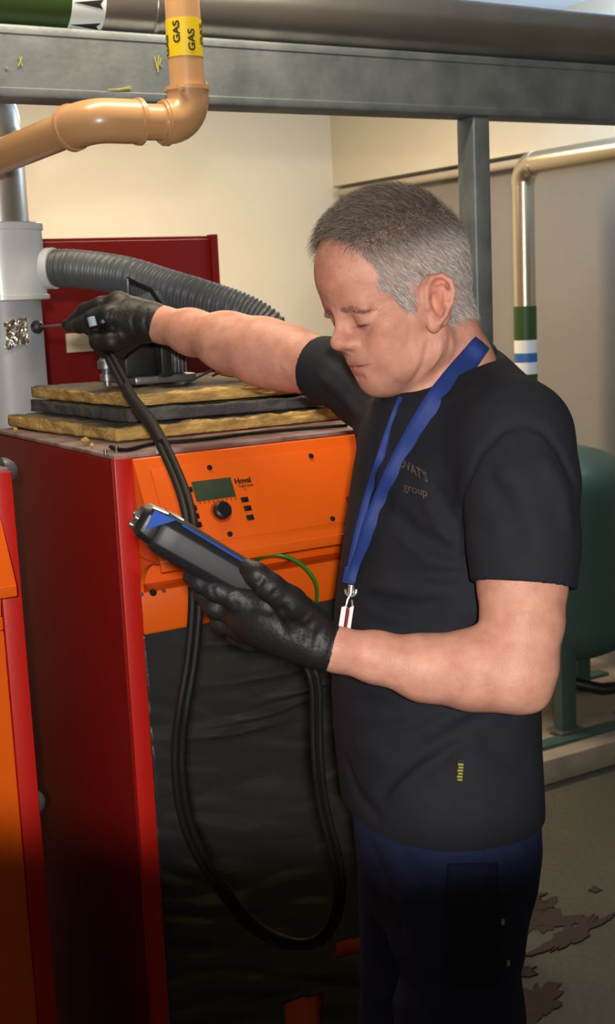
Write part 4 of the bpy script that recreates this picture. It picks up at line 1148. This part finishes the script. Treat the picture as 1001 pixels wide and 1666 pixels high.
C_([(610,700),(600,780),(588,860),(575,940)], .012, -.003); C_([(625,720),(616,800),(606,880)], .010, .002)
C_([(748,930),(744,870),(752,800),(782,735),(815,700),(850,687)], .0045, -.004); C_([(850,687),(885,700),(912,735),(936,790)], .0045, -.004)
C_([(790,760),(830,840),(850,900)], .012, -.003); C_([(880,740),(915,800),(928,870)], .010, .003); C_([(765,850),(800,875),(860,880)], .012, -.0012)
C_([(530,570),(560,600),(600,640)], .008, -.004); C_([(520,610),(555,640),(590,680)], .008, .003)
# hem stitching
rngs = np.random.RandomState(9)
for _ in range(26):
    x_, y_ = rngs.uniform(570, 880), rngs.uniform(660, 1330); a_ = rngs.uniform(-.5, .9); l_ = rngs.uniform(20, 55)
    C_([(x_-l_*math.cos(a_), y_-l_*math.sin(a_)), (x_, y_+rngs.uniform(-5, 5)), (x_+l_*math.cos(a_), y_+l_*math.sin(a_))], rngs.uniform(.010, .018), rngs.uniform(-.002, .002), 2)
shirt_me, spos = fs.mesh('t_shirt', 5); shirt = mlink('t_shirt', shirt_me, M['shirt'])
def mtube(name, path, r, m, parent, seg=10, flat=1.0):
    bm = tube_bm([Vector(p) for p in path], r, seg, None, flat); bmesh.ops.recalc_face_normals(bm, faces=bm.faces[:])
    me = bpy.data.meshes.new(name); bm.to_mesh(me); bm.free()
    for p in me.polygons: p.use_smooth = True
    return mlink(name, me, m, parent)
rim = [cring(t, .002, -.001) for t in np.linspace(0, 2*math.pi, 73)]
mtube('collar', rim, .0075, M['shirt'], shirt, 12)

# chest lettering pressed on the cloth
def decal(name, body_, size, px, py, ex, ey, m, parent, field, arc=0.0, off=-.0012):
    c = bpy.data.curves.new(name, 'FONT'); c.body = body_; c.size = 1; c.align_x = 'CENTER'; c.align_y = 'CENTER'
    o = bpy.data.objects.new('tmp', c); COL.objects.link(o); dg = bpy.context.evaluated_depsgraph_get(); dg.update()
    me = bpy.data.meshes.new_from_object(o.evaluated_get(dg)); bpy.data.objects.remove(o); me.materials.clear()
    bm = bmesh.new(); bm.from_mesh(me); bmesh.ops.triangulate(bm, faces=bm.faces[:])
    tw = dloc(-CD)
    for v in bm.verts:
        u, w = v.co.x*size, v.co.y*size+arc*(v.co.x**2)
        h = field.hit(px+u*ex[0]+w*ey[0], py+u*ex[1]+w*ey[1], n=1400)
        if h is not None: v.co = Vector(h+tw*-off)
    me2 = bpy.data.meshes.new(name); bm.to_mesh(me2); bm.free(); return mlink(name, me2, m, parent)
decal('lettering', "LOVAT'S", 24, 668, 762, (.60, .36), (-.12, -1.0), M['print'], shirt, fs)
decal('lettering', 'group', 19, 676, 797, (.86, .25), (-.05, -1.0), M['print'], shirt, fs)
h = fs.hit(748, 1253)
bm = bmesh.new()
bb = box_bm((-.0045, -.0012, -.014), (.0045, .0012, .014), .0004); me = bpy.data.meshes.new('side_tag'); bb.to_mesh(me); bb.free()
o = mlink('side_tag', me, M['ink'], shirt); o.location = Vector(h+dloc(-CD)*.003); o.rotation_euler = (0, .1, 0)
M['tagyellow'] = mat('tag_yellow', (.35, .32, .03), .7)
for k_ in range(6):
    bb = box_bm((-.002-.001*(k_ % 2), -.0018, -.0118+k_*.0038), (.0035, -.0010, -.0095+k_*.0038), 0); me = bpy.data.meshes.new('tag_stitching'); bb.to_mesh(me); bb.free(); oo = mlink('tag_stitching', me, M['tagyellow'], o)

# ---- trousers
hips = [(py, xl, xr, sw) for py, xl, xr, sw in ((1240, 574, 858, .145), (1300, 576, 864, .150), (1360, 582, 866, .153), (1410, 590, 856, .153), (1450, 600, 834, .150), (1500, 606, 820, .145))]
hs_ = []
for py, xl, xr, sw in hips:
    c = J((xl+xr)/2, py, 1.67); half_ = (xr-xl)/2*1.67/F; sb = math.sin(.314)*sw; hs_.append((c[2], c[0], c[1], math.sqrt(half_**2-sb**2)/math.cos(.314), sw, .314, 0))
bd = np.array((math.sin(.314), -math.cos(.314)))  # towards his left (near) in plan... camera side is -y
cl = np.array(hs_[-1][1:3]); ln_ = cl+bd*.070; lf_ = cl-bd*.070
zc_ = hs_[-1][0]
pn = lambda c, z, dx=0: np.array((c[0]+dx, c[1], z))
leg_n = [(pn(ln_, zc_+.10), .078), (pn(ln_, zc_-.10, -.004), .076), (pn(ln_, .50, -.012), .078), (pn(ln_, .30, .004), .068), (pn(ln_, .10, .010), .062)]
leg_f = [(pn(lf_, zc_+.10), .078), (pn(lf_, zc_-.10, -.004), .076), (pn(lf_, .50, -.014), .078), (pn(lf_, .30, .0), .068), (pn(lf_, .10, .004), .062)]
P_ = np.array([p for p, _ in leg_n+leg_f]+[(c[1], c[2], c[0]) for c in hs_]); lo = P_.min(0)-.19; hi = P_.max(0)+.19; lo[2] = .03; hi[2] = hs_[0][0]+.01
ft_ = Field(axis(lo[0], hi[0], .0055), axis(lo[1], hi[1], .0055), axis(lo[2], hi[2], .0055))
ft_.add(loft(hs_), .01); chain(ft_, leg_n, .03); chain(ft_, leg_f, .008)
for pts, w_, am in (([(600,1372),(640,1450),(655,1540)], .012, -.006), ([(640,1375),(690,1440),(700,1520)], .012, -.005), ([(770,1370),(750,1405)], .006, -.005), ([(815,1345),(850,1385),(868,1410)], .006, .004), ([(868,1395),(830,1440),(815,1460)], .007, -.004), ([(620,1400),(660,1480)], .014, .004), ([(700,1410),(760,1480),(770,1560)], .012, -.004), ([(610,1560),(700,1600),(800,1590)], .012, -.003), ([(600,1620),(690,1640),(820,1610)], .012, .003)):
    ft_.crease(pts, w_, am)
for z_ in (.13, .17, .22, .28): 
    for c in (ln_, lf_): ft_.fold([(c[0]-.08, c[1]-.05, z_+.01), (c[0], c[1]-.08, z_-.006), (c[0]+.08, c[1]-.02, z_+.012)], .010, -.004)
tr_me, _ = ft_.mesh('trousers', 3); tro = mlink('trousers', tr_me, M['trouser'])
# holster pocket
def patch(name, quad, n_, m, parent, field, th=.004, off=.003):
    bm = bmesh.new(); g = []; tw = dloc(-CD)
    for i in range(n_+1):
        r_ = []
        for k in range(n_+1):
            u, v = i/n_, k/n_; a = [quad[0][q]*(1-u)+quad[1][q]*u for q in (0, 1)]; b_ = [quad[3][q]*(1-u)+quad[2][q]*u for q in (0, 1)]
            h = field.hit(a[0]*(1-v)+b_[0]*v, a[1]*(1-v)+b_[1]*v)
            if h is None: h = field.hit(725, 1480)
            r_.append(bm.verts.new(Vector(h+tw*off)))
        g.append(r_)
    for i in range(n_):
        for k in range(n_): bm.faces.new((g[i][k], g[i+1][k], g[i+1][k+1], g[i][k+1]))
    me = bpy.data.meshes.new(name); bm.to_mesh(me); bm.free()
    for p in me.polygons: p.use_smooth = True
    o = mlink(name, me, m, parent); so = o.modifiers.new('s', 'SOLIDIFY'); so.thickness = th; so.offset = 0; return o
pk = patch('holster_pocket', ((728,1404),(809,1402),(812,1600),(722,1600)), 16, M['trouser2'], tro, ft_); pk['label'] = 'darker hanging pocket'
for px, py in ((818,1499),(827,1566)):
    h = ft_.hit(px, py)
    if h is not None:
        bb = box_bm((-.002, -.0010, -.0035), (.002, .0010, .0035), .0003); me = bpy.data.meshes.new('pocket_tab'); bb.to_mesh(me); bb.free()
        mlink('pocket_tab', me, M['wood'], tro).location = Vector(h+dloc(-CD)*.002)
# shoes
for c in (ln_, lf_):
    f5 = Field(axis(c[0]-.25, c[0]+.12, .005), axis(c[1]-.12, c[1]+.12, .005), axis(-.01, .14, .005))
    fw = np.array((-math.cos(.314), -math.sin(.314), 0)); b0 = np.array((c[0]+.03, c[1], .045))
    f5.add(cone(b0, b0+fw*.10, .045, .043), .02); f5.add(cone(b0+fw*.10, b0+fw*.20+np.array((0, 0, -.008)), .043, .036), .03); f5.add(cone(b0, b0+np.array((0, 0, .06)), .045, .045), .03)
    f5.sub(half((0, 0, .002), (0, 0, -1), (c[0]-.3, c[1]-.2, -.05), (c[0]+.2, c[1]+.2, .05)), .001) if False else None
    f5.F = np.maximum(f5.F, (.001-f5.a[2])[None, None, :]).astype(np.float32)
    me, _ = f5.mesh('shoe'); mlink('shoe', me, M['black'])

# ---- gloves (hands)
def glove(name, chains_, k=.006, h=.0017, creases=(), extra=()):
    pp_ = np.array([p for ch in chains_ for p, _ in ch]); rm = max(r for ch in chains_ for _, r in ch)+.006
    lo, hi = pp_.min(0)-rm, pp_.max(0)+rm
    f = Field(axis(lo[0], hi[0], h), axis(lo[1], hi[1], h), axis(lo[2], hi[2], h)); f.MG = .04
    for i, ch in enumerate(chains_): 
        for j in range(len(ch)-1): f.add(cone(ch[j][0], ch[j+1][0], ch[j][1], ch[j+1][1]), .016 if i == 0 else (.010 if j == 0 else k))
    for e in extra: f.add(e, .008)
    for pts, w_, a_ in creases: f.crease(pts, w_, a_, 3)
    me, pos = f.mesh(name); return mlink(name, me, M['glove']), f
def ch(*a): return [pr(*q_) for q_ in a]
near_ch = [
 ch((536,1054,1.42,36),(515,1046,1.42,36),(480,1024,1.425,46),(440,1006,1.435,48),(410,1000,1.445,42)),
 ch((480,1024,1.455,44),(440,1012,1.475,46),(412,1008,1.485,38)),
 ch((505,1012,1.41,30),(470,980,1.385,27),(440,955,1.372,22),(418,935,1.372,19),(404,924,1.378,15)),          # thumb
 ch((425,985,1.43,28),(385,972,1.425,21),(352,960,1.425,18),(325,948,1.43,15),(309,939,1.435,12)),            # index
 ch((425,1003,1.455,27),(385,997,1.455,21),(350,988,1.46,18),(330,965,1.47,15),(326,950,1.475,12)),         # middle
 ch((425,1020,1.48,26),(392,1022,1.485,20),(362,1014,1.495,17),(350,990,1.50,15),(350,972,1.505,12)),           # ring
 ch((435,1035,1.50,23),(408,1042,1.505,17),(385,1035,1.515,15),(376,1014,1.52,13),(376,1000,1.52,11))]         # little
cr = [([(548,1022),(540,1050),(526,1086)], .002, -.001), ([(520,1000),(500,1020),(498,1050)], .004, -.002), ([(508,990),(488,1012),(480,1040)], .004, -.002), ([(532,1010),(516,1035),(512,1068)], .004, -.002),
      ([(455,985),(470,1010),(500,1025)], .006, -.003), ([(430,975),(455,1010),(470,1040)], .006, -.002), ([(430,940),(420,952)], .003, -.0018), ([(452,958),(440,972)], .003, -.0018), ([(345,950),(348,972)], .003, -.0015), ([(385,962),(384,990)], .004, -.0015), ([(400,985),(440,995),(470,990)], .005, -.003)]
g_near, fg = glove('glove', near_ch, creases=cr)
far_ch = [
 ch((268,527,2.135,27),(245,524,2.145,30),(215,522,2.16,35),(198,520,2.17,35)),
 ch((215,505,2.17,20),(192,497,2.165,19),(165,500,2.17,17),(140,508,2.19,15),(116,524,2.225,9)),      # index
 ch((205,520,2.15,20),(178,514,2.14,18),(152,520,2.155,16),(130,530,2.19,12),(112,532,2.22,8)),       # thumb
 ch((212,520,2.20,19),(180,508,2.215,17),(152,516,2.22,15),(148,534,2.20,13)),                       # middle
 ch((208,540,2.16,19),(182,556,2.14,17),(160,556,2.15,14),(154,540,2.165,12)),                        # ring
 ch((215,548,2.18,17),(192,568,2.17,15),(170,568,2.175,13),(162,554,2.18,11))]                       # little
cr2 = [([(258,505),(254,528),(262,550)], .003, -.0015), ([(240,500),(236,525),(242,552)], .004, -.0018), ([(225,495),(215,520),(220,545)], .004, -.0018), ([(185,500),(180,520),(190,545)], .004, -.002)]
g_far, ff = glove('glove', far_ch, k=.005, creases=cr2, extra=[sphere(J(193, 494, 2.16), .020)])

# =================================================================== carried things
def W3(px, py, D): return P(px, py, D)
# meter: body with bevelled section
a_ = W3(398, 944, 1.452); b_ = W3(238, 853, 1.425)
e1v = (b_-a_); Ld = e1v.length; e1v.normalize()
e2v = (-CD - CR*.10 + CU*.10); e2v = (e2v-e1v*e2v.dot(e1v)).normalized()      # near side
e3v = e1v.cross(e2v).normalized()
if e3v.dot(CU) < 0: e3v = -e3v
def MP(s, n, t): return a_+e1v*s+e2v*n+e3v*t
met = bpy.data.objects.new('flue_gas_analyser', None); COL.objects.link(met); met.location = a_
tag(met, 'black handheld meter with blue corner held in the gloved hand', 'meter')
def prism(name, secs_, m, parent, bev=.0015, smooth=False):
    """secs_: list of (s, halfwidth, t_low, t_high, chamfer)"""
    bm = bmesh.new(); rings = []
    for s_, hw, t0, t1, c in secs_:
        pts = [(-hw+c, t0), (hw-c, t0), (hw, t0+c), (hw, t1-c*1.0), (hw-c*.8, t1), (-hw+c*.8, t1), (-hw, t1-c), (-hw, t0+c)]
        rings.append([bm.verts.new(MP(s_, n, t)) for n, t in pts])
    for i in range(len(rings)-1):
        for k in range(8): bm.faces.new((rings[i][k], rings[i][(k+1) % 8], rings[i+1][(k+1) % 8], rings[i+1][k]))
    bm.faces.new(rings[0][::-1]); bm.faces.new(rings[-1]); bmesh.ops.recalc_face_normals(bm, faces=bm.faces[:])
    if bev: bmesh.ops.bevel(bm, geom=[e for e in bm.edges if e.calc_face_angle(0) > .4], offset=bev, segments=2, affect='EDGES', profile=.5)
    return fin(name, bm, m, parent)
M['metergrip'] = mat('soft_black_rubber', (.014, .014, .016), .5, bump=.02, bscale=500)
prism('body', [(-.055, .026, -.014, .012, .007), (-.03, .034, -.020, .018, .009), (.01, .036, -.021, .020, .010), (Ld-.035, .037, -.022, .021, .010), (Ld-.018, .037, -.022, .021, .010), (Ld-.010, .034, -.019, .018, .008)], M['metergrip'], met)
prism('end_cap', [(Ld-.0105, .033, -.017, .0205, .006), (Ld+.006, .033, -.016, .020, .007), (Ld+.013, .028, -.011, .015, .006)], M['black'], met)
prism('top_bezel', [(-.03, .033, .0185, .0225, .0015), (Ld-.012, .034, .0205, .0245, .0015)], M['chromeb'] if 'chromeb' in M else mat('glossy_bezel', (.05, .05, .055), .15), met, .0006)
mb = mat('blue_plastic', (.012, .070, .38), .6, spec=.2)
prism('blue_side_stripe', [(-.028, .0345, .0165, .0188, .0005), (Ld-.03, .0382, .0190, .0212, .0005)], mb, met, 0)
prism('display', [(.03, .025, .0215, .0232, .0005), (Ld-.03, .025, .0235, .0252, .0005)], M['lcd'], met, 0)
bm = bmesh.new(); tri = [MP(Ld-.022, .0352, .0215), MP(Ld+.004, .0345, .0190), MP(Ld+.002, .0350, -.004)]
v0_ = [bm.verts.new(p) for p in tri]; v1_ = [bm.verts.new(p+e2v*.003) for p in tri]
bm.faces.new(v0_); bm.faces.new(v1_[::-1])
for k in range(3): bm.faces.new((v0_[k], v0_[(k+1) % 3], v1_[(k+1) % 3], v1_[k]))
bmesh.ops.recalc_face_normals(bm, faces=bm.faces[:]); fin('blue_corner', bm, mb, met)['label'] = 'bright blue corner panel'
prism('white_edge', [(Ld-.03, .030, .0240, .0262, .0006), (Ld+.006, .028, .0195, .0220, .0006)], M['white'], met, 0)
for n_, t_ in ((-.018, .004), (-.004, .006), (.010, .004), (.022, .002), (.003, -.008)):
    p0 = MP(Ld+.011, n_, t_); bm = tube_bm([p0, p0+e1v*.006, p0+e1v*.0045], [.0036, .0036, .003], 16); bmesh.ops.recalc_face_normals(bm, faces=bm.faces[:]); fin('connector', bm, M['steel'], met)
# probe in the flue
pa, pb = W3(150, 524, 2.185), W3(108, 528, 2.225)
fsurf = Vector((fx, fy, 0)); pt = W3(60, 532, 2.525)
prb = bpy.data.objects.new('flue_probe', None); COL.objects.link(prb); prb.location = pb
tag(prb, 'thin steel rod probe held by the raised gloved hand at the flue', 'probe')
pd = (pb-pa).normalized()
cyl('handle', pa-pd*.05, pb+pd*.004, .0085, M['black'], prb, 20)
rd_ = (pt-pb).normalized()
cyl('probe_rod', pb, pt+rd_*.02, .0022, mat('dark_steel', (.12, .10, .09), .35, metal=.8), prb, 14)
cyl('stop_cone', pt-rd_*.022, pt, 0, M['black'], prb, 24, prof=[(0, .004), (.1, .009), (.8, .013), (1, .011)])
cyl('cone_tip', pt, pt+rd_*.016, 0, M['chrome'], prb, 24, prof=[(0, .009), (.6, .008), (1, .006)])
cyl('trigger_button', W3(148, 516, 2.105), W3(152, 531, 2.105), .0065, mat('pale_blue_button', (.35, .48, .58), .4), prb, 16)
cyl('hose_clip', W3(165, 522, 2.095), W3(169, 526, 2.095), .003, M['steel'], prb, 10)
# twin hose from probe, down, round and back up to the meter
hp_ = [(166,548,2.17),(176,575,2.14),(192,606,2.08),(216,650,1.98),(246,690,1.88),(270,735,1.78),(292,785,1.68),(306,830,1.60),(313,880,1.555),(318,940,1.545),(318,1000,1.54),(310,1080,1.54),(298,1150,1.54),(291,1210,1.55),(292,1270,1.56),(303,1335,1.58),(325,1390,1.60),(358,1440,1.62),(400,1495,1.64),(450,1528,1.64),(505,1535,1.63),(540,1505,1.61),(553,1450,1.58),(546,1390,1.56),(528,1320,1.54),(518,1250,1.52),(515,1180,1.51),(514,1120,1.50),(505,1085,1.50),(490,1040,1.53),(455,1000,1.50),(430,970,1.475)]
path = smooth_path([W3(*q_) for q_ in hp_], 7)
hob = bpy.data.objects.new('sampling_hose', None); COL.objects.link(hob); hob.location = path[0]
tag(hob, 'long black twin sampling hose hanging in a loop between the probe hand and the meter', 'hose')
for sg in (-1, 1):
    q_ = []
    for i, p in enumerate(path):
        t = (path[min(i+1, len(path)-1)]-path[max(i-1, 0)]).normalized(); sd_ = t.cross(CD).normalized()
        q_.append(p+sd_*(.0042*sg if i > 6 else .0042*sg*i/6))
    n_ = len(q_); rr_ = [.0052 if i < n_*.62 else .0036 for i in range(n_)]
    tube('hose_strand', q_, rr_, M['blackrub'], hob, 12)
tube('hose_web', path, [.0062 if i < 38 else .003 for i in range(len(path))], M['blackrub'], hob, 10, .35)
i0 = [i for i in range(len(path))][26:34]
tube('hose_sleeve', path[18:34], [.0075+.003*math.sin(math.pi*k/15) for k in range(16)], M['blackrub'], hob, 14)['label'] = 'wider flat hose sleeve'

# ---- lanyard
lan = bpy.data.objects.new('lanyard', None); COL.objects.link(lan); 
def tow(q): return toworld(q)
def ribbon(name, pts, w, parent, field, off=.004, edge=None):
    """band whose flat faces the camera side; pts (px, py, D or None)"""
    P3 = []
    for q_ in pts:
        hs3 = [u for u in (field.hit(q_[0], q_[1]), fb.hit(q_[0], q_[1])) if u is not None]
        h = min(hs3, key=lambda u: np.linalg.norm(u-loc(CAM))) if hs3 and not q_[2] else None
        if h is None: h = J(q_[0], q_[1], q_[2] or 1.6)
        else: h = h+dloc(-CD)*off
        P3.append(tow(h))
    P3 = smooth_path(P3, 6); bm = bmesh.new(); rows = []
    ws = w if hasattr(w, '__len__') else [w]*len(pts)
    for i, p in enumerate(P3):
        t = (P3[min(i+1, len(P3)-1)]-P3[max(i-1, 0)]).normalized(); sd_ = t.cross(CD).normalized()
        ww = np.interp(i/6, range(len(pts)), ws)
        rows.append([bm.verts.new(p+sd_*ww*k) for k in (-1, -.33, .33, 1)])
    for i in range(len(rows)-1):
        for k in range(3): bm.faces.new((rows[i][k], rows[i][k+1], rows[i+1][k+1], rows[i+1][k]))
    o = fin(name, bm, M['ribbon'], parent, smooth=True); so = o.modifiers.new('s', 'SOLIDIFY'); so.thickness = .0012; so.offset = 0; return o
hh = fs.hit(620, 900); lan.location = tow(hh)
tag(lan, 'blue ribbon lanyard round the man\'s neck with metal clip and white badge', 'lanyard')
near_pts = [(786,562,1.775),(791,560,1.74),(790,556,1.70),(783,560,None),(764,584,None),(738,616,None),(712,650,None),(686,690,None),(662,732,None),(640,775,None),(622,815,None),(606,855,None),(593,895,None),(582,925,None),(575,948,None)]
ribbon('ribbon', near_pts, [.004,.006,.009,.012,.0135,.0145,.0145,.014,.0135,.013,.0125,.012,.011,.011,.011], lan, fs, .006)
far_pts = [(652,646,None),(641,672,None),(628,712,None),(617,752,None),(606,795,None),(597,830,None),(588,870,None),(580,910,None),(574,938,None)]
ribbon('ribbon', far_pts, [.003,.003,.004,.006,.008,.009,.010,.010,.010], lan, fs, .004)
ribbon('ribbon_stitch', [(577,925,None),(572,950,None)], [.0125,.0125], lan, fs, .0095)
def onf(px, py, off=.012):
    h = fs.hit(px, py)
    if h is None: h = J(px, py, 1.62)
    return tow(h+dloc(-CD)*off)
dcl = (fs.hit(590, 960)-loc(CAM)) @ dloc(CD)
q3 = lambda px, py, o=.0: W3(px, py, float(dcl)-.012-o)
rg = [q3(571+9*math.cos(t), 962+8*math.sin(t)) for t in np.linspace(-.4, math.pi+.4, 12)]
tube('swivel_hook', rg, .0016, M['chrome'], lan, 8)
cyl('clip_barrel', q3(572,952), q3(571,966), .004, M['chrome'], lan, 14)
tube('snap_hook', [q3(571,966), q3(566,975), q3(563,986), q3(568,992), q3(574,986), q3(573,976)], .0014, M['chrome'], lan, 8)
# badge holder seen nearly edge on
for (x0_, x1_, mm, oo) in ((553, 561, 'white', .004), (561, 567, 'darkred', .0), (567, 573, 'white', .003)):
    bm = bmesh.new(); A4 = [q3(x0_+3, 988 if mm == 'white' else 992, oo), q3(x1_+3, 986 if mm == 'white' else 990, oo), q3(x1_-3, 1026, oo), q3(x0_-3, 1026, oo)]
    f_ = [bm.verts.new(p) for p in A4]; g_ = [bm.verts.new(p+CD*.006) for p in A4]
    bm.faces.new(f_); bm.faces.new(g_[::-1])
    for k in range(4): bm.faces.new((f_[k], f_[(k+1) % 4], g_[(k+1) % 4], g_[k]))
    bmesh.ops.recalc_face_normals(bm, faces=bm.faces[:]); fin('badge', bm, M[mm], lan)
bpy.context.view_layer.update()
